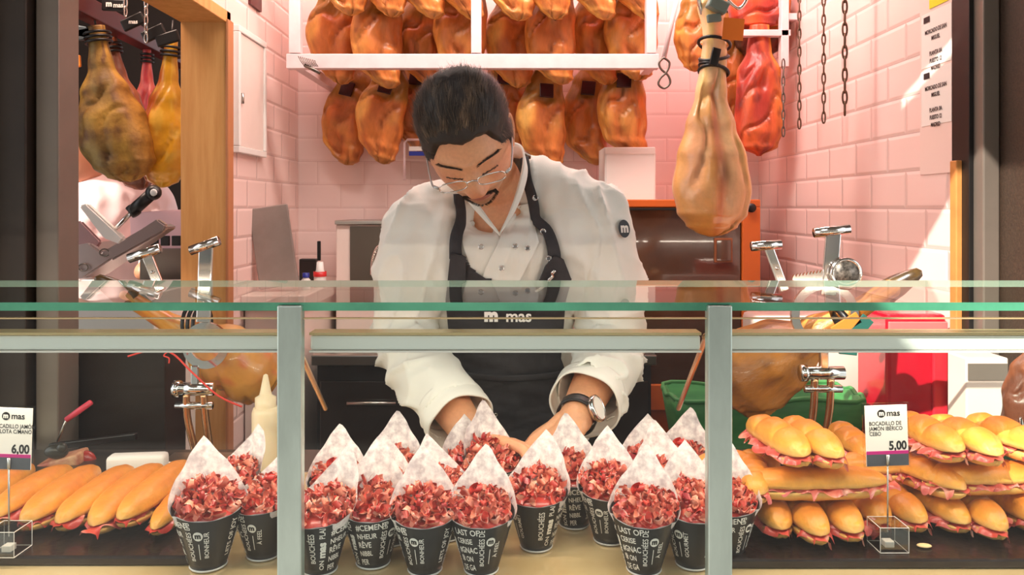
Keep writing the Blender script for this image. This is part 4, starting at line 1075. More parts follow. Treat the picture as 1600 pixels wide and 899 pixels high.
def ham_stand(lab, d, ring, R, cyl_a, cyl_b, bar_a, bar_b, rods, arms, jaw=None, dial=None):
    t = thing('ham_stand', lab, 'ham stand', (P(*ring, d).x, d, WZ+.001)); pp = lambda q, dd=0: P(q[0], q[1], d+dd)
    k = d/FPX
    b = bmesh.new(); c = pp(ring)
    n = 40; prof = []
    for q in range(n):     # flat steel ring around the shank
        a = 2*PI*q/n; prof.append((math.cos(a), math.sin(a)))
    vi = []
    for dy in (-.004, .004):
        vi.append([[b.verts.new(c+Vector((x*r_, dy, z*r_))) for x, z in prof] for r_ in (R, R-.014)])
    for q in range(n):
        j = (q+1) % n
        b.faces.new((vi[0][0][q], vi[0][0][j], vi[0][1][j], vi[0][1][q])); b.faces.new((vi[1][0][j], vi[1][0][q], vi[1][1][q], vi[1][1][j]))
        b.faces.new((vi[0][0][j], vi[0][0][q], vi[1][0][q], vi[1][0][j])); b.faces.new((vi[0][1][q], vi[0][1][j], vi[1][1][j], vi[1][1][q]))
    obj('ring', mkrel(t, b), M['chrome'], t, False)
    ca, cb = pp(cyl_a), pp(cyl_b); ba, bb_ = pp(bar_a), pp(bar_b)
    b = bmesh.new(); m_ = (ca+cb)/2; bbox(b, (m_.x, d, (c.z-R+m_.z)/2), (.014, .012, abs(c.z-R-m_.z)+.012), None, .002); obj('bracket', mkrel(t, b), M['chrome'], t, False)
    b = bmesh.new(); cyl(b, ca, cb, .0115, 24); cyl(b, ca-Vector((.006, 0, 0)), ca+Vector((.004, 0, 0)), .0145, 24); obj('clamp_cylinder', mkrel(t, b), M['chrome'], t)
    b = bmesh.new(); cyl(b, ba, bb_, .0065, 20); obj('crossbar', mkrel(t, b), M['chrome'], t)
    for rd in rods:
        b = bmesh.new(); q = [P(x, y, d+dd) for x, y, dd in rd]; q.append(Vector((q[-1].x, q[-1].y, WZ+.004))) if q[-1].z > WZ+.02 else None
        tube(b, smooth_path(q, 5), .0062, 12); obj('rod', mkrel(t, b), M['brass'], t)
    b = bmesh.new(); bbox(b, (c.x, d+.03, WZ+.005), (.16, .055, .006), None, .002); obj('base_plate', mkrel(t, b), M['steel'], t, False)
    for (h0, h1, base, w_) in arms:
        A, B = pp(h0), pp(h1); b = bmesh.new(); cyl(b, A, B, .0085, 20); hn = obj('handle_bar', mkrel(t, b), M['chrome'], t)
        mid = A.lerp(B, .55); Q = pp(base); b = bmesh.new(); v = (Q-mid); L_ = v.length; zz = v.normalized(); xx = Vector((0, 1, 0)).cross(zz).normalized(); R3 = Matrix((xx, zz.cross(xx), zz)).transposed(); bbox(b, (mid+Q)/2, (w_, .007, L_), R3, .002)
        ball(b, (mid+Q)/2+Vector((0, -.005, 0)), .003, 2); obj('arm', mkrel(t, b), M['chrome'], t, False)
    if jaw:
        b = bmesh.new(); A, B = pp(jaw[0]), pp(jaw[1]); n = 9; L_ = (B.x-A.x); up = []; 
        for q in range(n): up += [(A.x+L_*q/n, A.z+(B.z-A.z)*q/n), (A.x+L_*(q+.5)/n, A.z+(B.z-A.z)*q/n+.006)]
        lo = [(B.x, B.z-.022), (A.x+L_*.55, A.z-.012), (A.x, A.z-.004)]
        poly_prism(b, up+[(B.x, B.z)]+lo, .004, Matrix.Translation((0, d, 0))); obj('toothed_jaw', mkrel(t, b), M['chrome'], t, False)
    if dial:
        b = bmesh.new(); c = pp(dial, -.01); r = 22*k; tube(b, [c+Vector((r*math.cos(2*PI*q/32), 0, r*math.sin(2*PI*q/32))) for q in range(32)], .004, 8, True); obj('adjusting_wheel', mkrel(t, b), M['chrome'], t)
        b = bmesh.new(); lathe(b, [(0, -.003), (r-.002, -.003), (r-.002, .003), (0, .003)], seg=32); xform(b, Matrix.Translation(c) @ Matrix.Rotation(PI/2, 4, 'X')); obj('wheel_face', mkrel(t, b), mat('patterned_wheel', (150, 140, 130), .4, .6, rgb2=(60, 56, 52), vscale=120), t)
    return t
ham_stand('steel ham stand at right with a toothed jaw and round adjusting wheel', 1.325, (1288, 492), .058, (1256, 583), (1318, 583), (1257, 608), (1315, 608),
  [[(1273, 590, 0), (1271, 640, 0), (1262, 700, 0)], [(1298, 590, 0), (1296, 640, 0), (1286, 700, 0)]],
  [((1174, 385), (1220, 382), (1226, 455), .016), ((1272, 364), (1327, 358), (1294, 462), .026)], ((1238, 434), (1286, 426)), (1322, 428))
ham_stand('steel ham stand at left with curved rods before the oak jamb', 1.325, (322, 540), .040, (278, 608), (334, 608), (275, 634), (332, 634),
  [[(291, 615, 0), (294, 660, 0), (313, 735, 0)], [(318, 615, 0), (322, 660, 0), (333, 735, 0)]],
  [((202, 404), (250, 388), (252, 455), .018), ((298, 392), (342, 376), (318, 505), .024)], None, None)
b = bmesh.new(); tube(b, smooth_path([P(200, 557, 1.29), P(235, 548, 1.29), P(268, 552, 1.29), P(300, 582, 1.28), P(340, 618, 1.28), P(378, 636, 1.29)], 8), .0016, 6); 
tube(b, smooth_path([P(262, 550, 1.285), P(256, 556, 1.285), P(264, 560, 1.285), P(264, 568, 1.285)], 5), .0012, 6)
tag(obj('red_string', b, M['rope'], None), 'thin red string draped across the left ham stand', 'string')
b = bmesh.new()
for q, (x, y) in enumerate(((300, 504), (308, 505), (316, 506))):
    c = P(x, y, 1.37); tube(b, [c+Vector((.004*math.cos(2*PI*k/20), .032*math.cos(2*PI*k/20), .032*math.sin(2*PI*k/20))) for k in range(20)], .0035, 6, True)
tag(obj('black_strap', b, M['black'], None), 'black strap wound round the shank in the left stand', 'strap')
b = bmesh.new(); c = P(1318, 505, 1.315); R3 = Euler((0, math.radians(-30), 0)).to_matrix()
tube(b, [c+R3 @ Vector((.010*0, .030*math.cos(2*PI*k/20), .030*math.sin(2*PI*k/20))) for k in range(20)], .006, 8, True)
tag(obj('dark_strap', b, M['black'], None), 'dark strap on the shank in the right stand', 'strap')
b = bmesh.new(); bbox(b, P(1322, 508, 1.272), (.05, .004, .02), (0, -.55, 0), .001); tag(obj('orange_tag', b, M['orange'], None, False), 'orange tag on the shank in the right stand', 'tag')
b = bmesh.new(); bbox(b, P(1346, 510, 1.272), (.022, .004, .036), (0, .7, 0), .001); bbox(b, P(1325, 549, 1.272), (.03, .004, .012), (0, .1, 0), .001); tag(obj('green_tag', b, mat('dark_green_tag', (20, 92, 84), .4), None, False), 'dark green tag beside the orange one in the right stand', 'tag')
# right edge ham on hook
def col_dk(t, a, n, n2, ca, sa): return mixc(lin((92, 50, 34)), lin((128, 72, 46)), sst(-.3, .4, n+.3*n2))
t = side_ham('upright_ham', 'brown ham standing at the right edge of the photo behind the glass', 1622, 540, 720, 1.14, 112, 44, col_dk, 0, .7, MHAM, [(0, .25), (.2, .7), (.5, .98), (.8, 1), (.95, .6), (1, .2)], parts=False)
b = bmesh.new(); tube(b, smooth_path([(-.05, -.05, -.15), (-.052, -.045, -.12), (-.046, -.03, -.10), (-.04, -.02, -.12)], 5), .0025, 8); bbox(b, (0, 0, -.181), (.08, .06, .03), None, .002); obj('holder', b, M['chrome'], t)

# ------------------------------------------------------------------ squeeze bottle, knife and board
t = thing('squeeze_bottle', 'cream squeeze bottle with a pointed nozzle beside the left post', 'bottle', ((415-800)/FPX*1.235, 1.235, DECK+.001))
b = bmesh.new(); lathe(b, [(0, 0), (.0195, 0), (.0215, .004), (.0215, .118), (.019, .126), (.014, .128)], seg=36); obj('bottle_body', b, M['cream'], t)
b = bmesh.new(); lathe(b, [(.0165, .126), (.0165, .142), (.010, .146), (.0085, .152), (.0035, .178), (0, .180)], seg=28); obj('nozzle_cap', b, M['cream'], t)
b = bmesh.new(); bbox(b, P(100, 722, 1.36)+Vector((0, 0, .0)), (.07, .05, .022), (0, -.25, .1), .004); o = tag(obj('cured_meat_block', b, mat('streaked_bacon', (206, 160, 120), .5, rgb2=(168, 84, 60), vscale=40), None), 'pale streaked block of cured meat behind the 6,00 sandwiches', 'meat')
b = bmesh.new(); ball(b, P(134, 722, 1.37), .019, 3, (1, .6, 1.05)); tag(obj('red_tomato', b, mat('tomato_red', (160, 36, 26), .25), None), 'round red item beside the streaked meat block', 'tomato')
b = bmesh.new(); ball(b, P(88, 706, 1.345), .016, 3, (1.3, .7, .8)); ball(b, P(97, 700, 1.34), .009, 2, (1, .8, 1)); tag(obj('dark_olive_jar_lid', b, mat('dark_olive', (44, 40, 30), .3), None), 'dark rounded lump resting on the streaked meat block', 'food')
t = thing('knife', 'thin knife with a pink handle stuck upright over the left sandwiches', 'knife', P(90, 690, 1.35))
A, B, C_ = P(90, 690, 1.35), P(104, 656, 1.34), P(142, 629, 1.34)
b = bmesh.new(); tube(b, [A-A, B-A], .0022, 6); obj('blade', b, M['steel'], t); b = bmesh.new(); tube(b, [B-A, (B.lerp(C_, .5))-A, C_-A], [.005, .0055, .005], 10); obj('handle', b, M['pinkp'], t)
b = bmesh.new(); bbox(b, P(146, 690, 1.41), (.16, .012, .012), (0, -.12, 0), .002); tag(obj('dark_rail', b, M['black'], None, False), 'dark bar behind the pink handled knife', 'bar')
b = bmesh.new(); bbox(b, ((220-800)/FPX*1.25, 1.24, TZ+.02), (.09, .03, .036), (0, .0, .1), .006); tag(obj('paper_packet', b, M['paper'], None), 'pale paper packet behind the left sandwiches', 'packet')

# ------------------------------------------------------------------ side room: slicer, person, table
t = thing('meat_slicer', 'grey metal meat slicer with a black handle in the side room', 'slicer', P(185, 430, 1.95))
def sp(name, pts, d, th, m, par=t, bev=.004):
    b = bmesh.new(); q = [P(x, y, d) for x, y in pts]
    poly_prism(b, [(v.x, v.z) for v in q], th, Matrix.Translation((0, d, 0)))
    if bev: bmesh.ops.bevel(b, geom=list(b.edges), offset=bev, segments=2, affect='EDGES')
    return obj(name, mkrel(par, b), m, par, False)
MSL = mat('cast_aluminium', (198, 182, 180), .28, .7)
sp('body', [(60, 395), (158, 378), (178, 392), (250, 350), (262, 356), (150, 432), (60, 440)], 1.97, .12, MSL)
sp('guard_plate', [(70, 345), (104, 350), (128, 345), (160, 378), (150, 392), (60, 400)], 1.93, .01, mat('pinkish_guard', (186, 150, 152), .2, .4))
sp('product_tray', [(126, 322), (138, 318), (196, 372), (190, 382), (164, 372)], 1.90, .02, M['white_plastic'])
sp('carriage_arm', [(170, 392), (248, 342), (262, 352), (258, 362), (176, 408)], 1.88, .02, MSL)
b = bmesh.new(); cyl(b, P(172, 366, 1.90), P(212, 326, 1.90), .006, 12); obj('handle_rod', mkrel(t, b), M['chrome'], t)
b = bmesh.new(); cyl(b, P(208, 329, 1.90), P(236, 304, 1.90), .015, 20); cyl(b, P(203, 322, 1.90), P(214, 336, 1.90), .012, 16); ball(b, P(240, 301, 1.895), .019, 3); obj('handle', mkrel(t, b), M['black'], t)
b = bmesh.new(); ball(b, P(240, 301, 1.876), .009, 2, (1, .3, 1)); obj('emblem', mkrel(t, b), M['white_plastic'], t)
b = bmesh.new()
for x, y in ((163, 395), (130, 418)):
    c = P(x, y, 1.905); tube(b, [c+Vector((.012*math.cos(2*PI*q/16), 0, .009*math.sin(2*PI*q/16))) for q in range(16)], .0018, 6, True)
obj('knob_ring', mkrel(t, b), M['steel_dark'], t)
b = bmesh.new(); bbox(b, ((175-800)/FPX*2.0, 2.02, .606), (.36, .34, 1.212), None, .004); tag(obj('slicer_table', b, M['white_plastic'], None, False), 'white table carrying the meat slicer in the side room', 'table')
b = bmesh.new(); bbox(b, P(258, 364, 2.42), (.20, .04, .14), (0, -.06, 0), .004); tag(obj('pink_box', b, mat('pink_lit_box', (238, 196, 204), .5), None, False), 'pale pink box between slicer handle and oak jamb', 'box')
t = thing('label_rack', 'small rack of black and white labels right of the slicer', 'rack', P(250, 392, 2.3)); b = bmesh.new()
for q in range(4): bbox(b, (-.05+.033*q, 0, .03), (.026, .01, .03), None, .002)
obj('label_cards', b, M['black'], t, False); b = bmesh.new(); bbox(b, (0, .01, .0), (.16, .05, .012)); bbox(b, (0, .03, -.05), (.14, .02, .1)); obj('stand', b, M['steel_dark'], t, False)
b = bmesh.new(); bbox(b, (-.98, 2.36, .595), (.14, .26, 1.19)); tag(obj('side_counter', b, M['steel_dark'], None, False), 'dark counter by the oak jamb in the side room', 'counter')

# the second worker bending in the side room
pt = thing('person', 'person in a pale pink lit shirt bending behind the slicer in the side room', 'person', (P(165, 0, 2.78).x, 2.78, 0))
o_ = pt.location
b = bmesh.new()
limb(b, [P(190, 480, 2.78)-o_, P(195, 400, 2.78)-o_, P(185, 335, 2.72)-o_, P(158, 318, 2.66)-o_], [.13, .15, .16, .11])
limb(b, [P(158, 318, 2.66)-o_, P(148, 285, 2.62)-o_], [.055, .05]); ball(b, P(134, 246, 2.60)-o_, .098, 3, (.85, 1, 1.15), (.3, 0, 0))
limb(b, [P(125, 330, 2.66)-o_, P(110, 380, 2.56)-o_, P(150, 420, 2.42)-o_], [.055, .045, .032]); limb(b, [P(225, 335, 2.72)-o_, P(250, 395, 2.62)-o_, P(225, 425, 2.5)-o_], [.055, .045, .032])
for sx in (-.09, .09): limb(b, [Vector((sx+.05, 0, EYE-.30)), Vector((sx+.05, 0, .5)), Vector((sx+.05, 0, .05))], [.09, .065, .045])
M_SK = mat('skin_plain', (206, 140, 108), .5, sss=.1)
obj('body', remesh(b, .01, 3), M_SK, pt)
b = bmesh.new(); limb(b, [P(190, 500, 2.78)-o_, P(195, 400, 2.78)-o_, P(188, 340, 2.72)-o_, P(168, 328, 2.66)-o_], [.145, .175, .190, .150])
limb(b, [P(128, 338, 2.66)-o_, P(112, 378, 2.56)-o_, P(140, 412, 2.45)-o_], [.095, .07, .055]); limb(b, [P(228, 332, 2.72)-o_, P(250, 395, 2.62)-o_, P(238, 415, 2.55)-o_], [.085, .06, .05])
me = remesh(b, .01, 3); displace(me, lambda c, n: .012*noise.noise(c*9)+.006*noise.noise(c*24)); obj('shirt', me, mat('pale_pink_shirt', (236, 206, 204), .8), pt)
b = bmesh.new(); ball(b, P(132, 240, 2.615)-o_, .104, 3, (.88, 1, 1.08), (.3, 0, 0)); obj('hair', b, mat('dark_hair_plain', (44, 32, 26), .6), pt)
b = bmesh.new()
for sx in (-.04, .14): limb(b, [Vector((sx, 0, EYE-.42)), Vector((sx, 0, .5)), Vector((sx, 0, .06))], [.11, .085, .06])
obj('trousers', b, M['dark'], pt)
# ------------------------------------------------------------------ the worker
wk = thing('person', 'dark haired worker with glasses in a white jacket and charcoal apron filling ham cones', 'person', (-.005, 1.60, 0))
O = Vector(wk.location)
def Q(px, py, d): return P(px, py, d)-O
HC_ = Q(733, 224, 1.29)
HR = (Matrix.Rotation(math.radians(-4), 4, 'Z') @ Matrix.Rotation(math.radians(-13), 4, 'Y') @ Matrix.Rotation(math.radians(42), 4, 'X'))
HM = Matrix.Translation(HC_) @ HR @ Matrix.Scale(.955, 4)
def head_pt(nx, ny, nz):
    "point of the head surface for direction n, in head space (face towards -Y)"
    h = math.sqrt(max(0, 1-nz*nz)); e = h**.82
    x = .0735*nx/max(h, 1e-6)*e if h > 0 else 0; y = .093*ny/max(h, 1e-6)*e if h > 0 else 0; z = .116*nz
    t = max(0, -nz); jaw = 1-.40*t**2.0
    if y < 0: x *= jaw
    else: x *= 1-.30*t**1.3
    if y > 0: y *= 1-.42*t**1.2; y += .010*G(nz-.25, .4)
    else:
        y *= 1-.06*t
        y += .004*sst(.3, .9, nz)
    if nz > 0: x *= 1+.04*G(nz-.35, .3)
    ax = abs(x); f = sst(.02, -.04, y)
    if f > 0:
        d = 0
        # nose
        if z < .026 and z > -.052:
            pr = .004+.020*sst(.022, -.034, z) if z > -.034 else .024*sst(-.050, -.036, z)
            w = .0075+.0055*sst(.01, -.034, z)
            d += pr*G(x, w)
        d += .0075*G(ax-.0125, .0055)*G(z+.036, .0065)
        d -= .004*G(ax-.008, .003)*G(z+.0445, .003)
        d -= .0085*G(ax-.031, .015)*G(z-.006, .011)       # sockets
        d += .0060*G(ax-.031, .0115)*G(z-.003, .0075)     # lids
        d -= .0016*G(ax-.031, .013)*G(z+.0045, .0012)
        d += .0058*G(ax-.029, .018)*G(z-.0245, .0065)     # brow
        d += .0040*G(ax-.046, .015)*G(z+.014, .016)       # cheek
        d -= .0025*G(x, .004)*G(z+.053, .006)
        d += .0062*G(x, .017)*G(z+.0610, .0042)*(1-.3*G(x, .003))
        d += .0066*G(x, .015)*G(z+.0705, .0046)
        d -= .0036*G(x, .020)*G(z+.0655, .0013)
        d -= .0030*G(x, .016)*G(z+.082, .005)
        d += .0105*G(x, .020)*G(z+.098, .012)             # chin
        y -= d*f
    # temples
    x -= math.copysign(.003*G(y+.05, .02)*G(z-.02, .02), x)
    if z < 0: z *= .93
    return Vector((x, y, z))
def head_mesh(bm):
    nl, nk = 150, 200; rows = []
    for i in range(1, nl):
        th = PI*i/nl; row = []
        for k in range(nk):
            # denser sampling at the face
            a = 2*PI*k/nk; row.append(bm.verts.new(HM @ head_pt(math.sin(th)*math.sin(a), -math.sin(th)*math.cos(a), math.cos(th))))
        rows.append(row)
    T_ = bm.verts.new(HM @ head_pt(0, 0, 1)); B_ = bm.verts.new(HM @ head_pt(0, 0, -1))
    for k in range(nk):
        bm.faces.new((T_, rows[0][k], rows[0][(k+1) % nk])); bm.faces.new((B_, rows[-1][(k+1) % nk], rows[-1][k]))
        for i in range(len(rows)-1): bm.faces.new((rows[i][k], rows[i+1][k], rows[i+1][(k+1) % nk], rows[i][(k+1) % nk]))
body = bmesh.new(); head_mesh(body)
for s in (-1, 1):      # ears
    pts = []
    for q in range(15):
        a = -PI*.42+q/14*PI*1.45; pts.append(HM @ Vector((s*(.0745+.006*math.sin(max(0, min(PI, a+.3)))), .012+.014*math.sin(a)*1.0+.003, .000+.028*math.cos(a))))
    tube(body, pts, [.0035, .0048, .0045, .0042, .0036], 10)
    ball(body, HM @ Vector((s*.072, .012, -.004)), .02, 2, (.28, .62, 1.15), HR.to_3x3() @ Euler((0, 0, s*.35)).to_matrix())
    ball(body, HM @ Vector((s*.0735, .006, -.026)), .0065, 2, (.6, 1, 1.2))
NB = Q(772, 292, 1.445)
limb(body, [HM @ Vector((0, .040, -.035)), HM @ Vector((0, .056, -.085)), NB+Vector((0, .012, -.0)), NB+Vector((.004, .03, -.06)), NB+Vector((.006, .03, -.12))], [.046, .050, .056, .060, .075])
# torso
TR = [(NB+Vector((.004, .035, -.085)), .13, .085), (Q(782, 400, 1.485), .150, .095), (Q(790, 540, 1.545), .120, .085), (Q(795, 680, 1.59), .145, .095), (Vector((0, 0, .80)), .15, .10)]
def torso(bm, grow, top=None):
    seg = 40; st = []
    tr = TR
    n = 24
    cs = smooth_path([t[0] for t in tr], 8); m_ = len(tr)
    rings = []
    for i, c in enumerate(cs):
        t = i/8; k = min(int(t), m_-2); f = t-k
        w = tr[k][1]*(1-f)+tr[k+1][1]*f+grow; d = tr[k][2]*(1-f)+tr[k+1][2]*f+grow
        rings.append([bm.verts.new(c+Vector((w*math.copysign(abs(math.cos(2*PI*q/seg))**.85, math.cos(2*PI*q/seg)), d*math.sin(2*PI*q/seg), 0))) for q in range(seg)])
    for i in range(len(rings)-1):
        for q in range(seg): bm.faces.new((rings[i][q], rings[i+1][q], rings[i+1][(q+1) % seg], rings[i][(q+1) % seg]))
    bm.faces.new(rings[0]); bm.faces.new(rings[-1][::-1])
torso(body, -.028)
SL, EL, WL = Q(654, 352, 1.45), Q(628, 520, 1.46), Q(742, 690, 1.205)
SRr, ER, WR = Q(932, 352, 1.46), Q(962, 535, 1.47), Q(899, 655, 1.205)
limb(body, [NB+Vector((-.03, .04, -.07)), SL, EL, EL.lerp(WL, .5), WL], [.036, .046, .040, .038, .0265])
limb(body, [NB+Vector((.03, .04, -.07)), SRr, ER, ER.lerp(WR, .5), WR], [.036, .046, .040, .038, .0270])
def hand(bm, W, dirv, nrm, thumb_side, curls, thumb=(.5, .5), spread=.10, sc=1.0, thumb_dir=None):
    "palm and five fingers; nrm points out of the back of the hand; thumb_side is a unit vector"
    d = dirv.normalized(); n = (nrm-d*nrm.dot(d)).normalized(); s = (thumb_side-d*thumb_side.dot(d)); s = (s-n*s.dot(n)).normalized()
    L = [.072, .080, .075, .060]; r0 = [.0090, .0093, .0088, .0078]
    offs = [.029, .010, -.009, -.0265]; kn = [.084, .088, .083, .074]
    for i in range(4):
        k0 = W+d*.012*sc+s*offs[i]*.55*sc; kp = W+d*kn[i]*sc+s*offs[i]*sc+n*(.003 if i in (1, 2) else 0)
        limb(bm, [k0, k0.lerp(kp, .5)-n*.002, kp-d*.003], [.0165*sc, .0145*sc, .0112*sc], 14, 4)
        c = curls[i]; p = kp; ang = c*.30; pts = [p]; 
        for seg_, fr, dc in ((0, .45, .0), (1, .30, c), (2, .25, c*.75)):
            ang += dc
            v = (d*math.cos(ang)-n*math.sin(ang)+s*math.sin(spread*(1.5-i))).normalized(); p = p+v*L[i]*fr*sc; pts.append(p)
        limb(bm, pts, [r0[i]*1.08*sc, r0[i]*.98*sc, r0[i]*.9*sc, r0[i]*.74*sc], 14, 5)
    tb = W+d*.022*sc+s*.020*sc-n*.006*sc; td = (d*.62+s*.62-n*.35).normalized() if thumb_dir is None else thumb_dir.normalized()
    p1 = tb+td*.036*sc; p2 = p1+(td*.8+d*.35-n*thumb[0]).normalized()*.031*sc; p3 = p2+(td*.4+d*.6-n*thumb[1]).normalized()*.024*sc
    limb(bm, [tb, p1, p2, p3], [.0150*sc, .0122*sc, .0102*sc, .0080*sc], 14, 5)
    limb(bm, [W+d*.015*sc, W+d*.055*sc], [.021*sc, .018*sc], 14, 4)
# hand at the right of the photo: back of the hand up, fingers reaching down and left into the cone
hand(body, WR, Q(842, 715, 1.135)-WR, Vector((-.25, -.55, .80)), Vector((-.75, -.5, -.4)), [.42, .36, .40, .48], (.35, .35), .05, .92)
# hand at the left: palm turned in, fingers around the held cone
hand(body, WL, Q(800, 700, 1.165)-WL, Vector((.1, .55, .85)), Vector((.30, -.85, .5)), [.55, .6, .62, .66], (.3, .5), .04, .92)
bme = remesh(body, .0022, 2)
HMI = HM.inverted()
SKIN = lin((228, 164, 122)); LIP = lin((178, 96, 82)); BEARD = lin((96, 66, 52)); RED = lin((216, 130, 98))
def skin_col(co):
    p = HMI @ co; c = SKIN
    if p.z < 0: p.z /= .93
    c = mixc(c, RED, .25*noise.noise(co*30)+.1)
    if abs(p.x) < .09 and abs(p.z) < .13 and p.y < .03:
        ax = abs(p.x)
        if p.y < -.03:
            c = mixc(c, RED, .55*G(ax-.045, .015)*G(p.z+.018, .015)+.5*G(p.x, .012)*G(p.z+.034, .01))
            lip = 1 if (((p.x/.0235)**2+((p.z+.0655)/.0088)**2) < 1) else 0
            lip_stubble = .55*G(p.x, .03)*G(p.z+.054, .004)  # moustache stubble tone across the upper lip
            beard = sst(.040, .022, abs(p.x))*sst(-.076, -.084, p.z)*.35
            c = mixc(c, BEARD, max(lip_stubble, beard)*.8)
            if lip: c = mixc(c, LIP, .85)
            # closed lash line of the lowered lids
            if abs(p.z+.0045) < .0018 and abs(ax-.031) < .0145: c = lin((40, 26, 20))
        stub = sst(-.035, -.075, p.z)*.22; c = mixc(c, BEARD, stub)
        # sideburn
        c = mixc(c, BEARD, .6*G(ax-.072, .012)*G(p.y+.012, .010)*sst(-.03, .0, p.z))
    return c
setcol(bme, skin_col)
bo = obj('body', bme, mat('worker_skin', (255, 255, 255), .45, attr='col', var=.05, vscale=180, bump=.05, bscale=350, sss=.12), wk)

# jacket -----------------------------------------------------------
def noisefold(c):
    return noise.noise(Vector((c.x*7, c.y*7, c.z*4)))
jk = bmesh.new()
shp = NB+Vector((.0, .035, -.02))
torso(jk, .010)
# yoke and shoulders
limb(jk, [SL+Vector((.002, .0, .0)), shp+Vector((-.080, 0, -.026)), shp+Vector((0, .02, .012)), shp+Vector((.075, 0, .022)), SRr+Vector((-.004, 0, .010))], [.064, .060, .058, .060, .070], 28)
limb(jk, [SL+Vector((.035, 0, -.02)), Q(705, 430, 1.47), ], [.070, .075], 28); limb(jk, [SRr+Vector((-.035, 0, -.015)), Q(875, 430, 1.48)], [.078, .075], 28)
torso_only = jk.copy()
CL = EL.lerp(WL, .74); CR = ER.lerp(WR, .70)
limb(jk, [SL, SL.lerp(EL, .5)+Vector((-.002, 0, 0)), EL+Vector((.004, 0, 0)), EL.lerp(WL, .4)+Vector((-.006, 0, 0)), CL], [.066, .063, .060, .057, .053], 32, 8)
limb(jk, [SRr, SRr.lerp(ER, .5)+Vector((.004, 0, 0)), ER+Vector((-.006, 0, 0)), ER.lerp(WR, .4)+Vector((.006, 0, 0)), CR], [.070, .066, .062, .058, .054], 32, 8)
jme = remesh(jk, .0055, 6)
tme = remesh(torso_only, .008, 6)
tbv = BVHTree.FromPolygons([v.co for v in tme.vertices], [list(p.vertices) for p in tme.polygons])
def fold(c, n):
    d = .0020*noise.noise(c*10)
    sides = sst(.09, .15, abs(c.x+.01)); low = sst(EL.z+.05, EL.z-.02, c.z)
    sg = 1 if c.x > 0 else -1
    q = Vector((c.x*21+c.z*sg*5, c.y*12, c.z*5.5)); r = 1-abs(noise.noise(q)); d += .0130*(r**5-.25)*sides*(1-.5*low)
    q2 = Vector((c.x*10-c.z*sg*6, c.y*9+c.z*7, c.z*24+c.x*sg*10)); r2 = 1-abs(noise.noise(q2+Vector((7, 3, 1)))); d += .0125*(r2**6-.2)*sides*(.25+.75*low)
    q3 = Vector((c.x*22+abs(c.x)*9, c.y*8, c.z*6)); d += .0060*((1-abs(noise.noise(q3)))**4-.3)*(1-sides)
    return d
displace(jme, fold)
jb = bmesh.new(); jb.from_mesh(jme)
# neck opening and the cuffs
VB = Q(780, 362, 1.36)
def camx(co): 
    w = co+O; return 800+w.x/w.y*FPX, HOR-(w.z-EYE)/w.y*FPX
def in_v(co, n):
    px, py = camx(co)
    if n.y > .25 and co.z < NB.z+.01: return False
    if py > 362: return False
    t = (362-py)/90
    lx = 780-42*t-1; rx = 781+37*t
    return lx < px < rx and (co.y < NB.y+.035)
jb.normal_update()
dl = [f for f in jb.faces if in_v(f.calc_center_median(), f.normal)]
bmesh.ops.delete(jb, geom=dl, context='FACES')
def cut(bm, c, axis):
    vs = [v for v in bm.verts if (v.co-c).dot(axis) > 0 and (v.co-c).length < .09]
    bmesh.ops.delete(bm, geom=vs, context='VERTS')
cut(jb, CL+(WL-EL).normalized()*.010, (WL-EL).normalized()); cut(jb, CR+(WR-ER).normalized()*.010, (WR-ER).normalized())
jme2 = bpy.data.meshes.new('jacket'); jb.to_mesh(jme2); jb.free()
CLOTH = mat('white_jacket_cloth', (240, 236, 226), .85, var=.03, vscale=5, bump=.06, bscale=500)
jo = obj('jacket', jme2, CLOTH, wk); md = jo.modifiers.new('th', 'SOLIDIFY'); md.thickness = .0025; md.offset = -1
jbv = BVHTree.FromPolygons([v.co for v in jme.vertices], [list(p.vertices) for p in jme.polygons])
CAMO = Vector((0, 0, EYE))-O
def cast(px, py, bv, dflt=1.42, maxd=1.75):
    r = (Q(px, py, 1)-CAMO); d = r.normalized(); h = bv.ray_cast(CAMO, d)
    if h[0] is None or (h[0]+O).y > maxd:
        return Q(px, py, dflt), Vector((0, -1, 0))
    return h[0], h[1]
def ribbon(name, path, w, bv, m, off=.004, th=.002, n=8, par=wk, widths=None, sm=3):
    "cloth band following a pixel path laid on the garment"
    pts2 = smooth_path([Vector((x, y, 0)) for x, y in path], n); P3 = []; last = 1.42
    for p in pts2:
        c, nn = cast(p.x, p.y, bv, last); last = (c+O).y; P3.append([c, nn])
    for it in range(sm):
        P3 = [[(P3[max(i-1, 0)][0]+P3[i][0]*2+P3[min(i+1, len(P3)-1)][0])/4, (P3[max(i-1, 0)][1]+P3[i][1]*2+P3[min(i+1, len(P3)-1)][1])/4] for i in range(len(P3))]
    bm = bmesh.new(); rows = []
    for i, (c, nn) in enumerate(P3):
        t = (P3[min(i+1, len(P3)-1)][0]-P3[max(i-1, 0)][0]).normalized(); nn = (nn-t*nn.dot(t)).normalized(); s = t.cross(nn).normalized()
        ww = w if widths is None else widths[0]+(widths[1]-widths[0])*i/(len(P3)-1)
        rows.append([bm.verts.new(c+nn*(off+.0012*(1-abs(q))+th)+s*ww/2*q) for q in (-1, -.5, 0, .5, 1)])
    for i in range(len(rows)-1):
        for q in range(4): bm.faces.new((rows[i][q], rows[i][q+1], rows[i+1][q+1], rows[i+1][q]))
    o = obj(name, bm, m, par); md = o.modifiers.new('t', 'SOLIDIFY'); md.thickness = th; md.offset = 0; return o
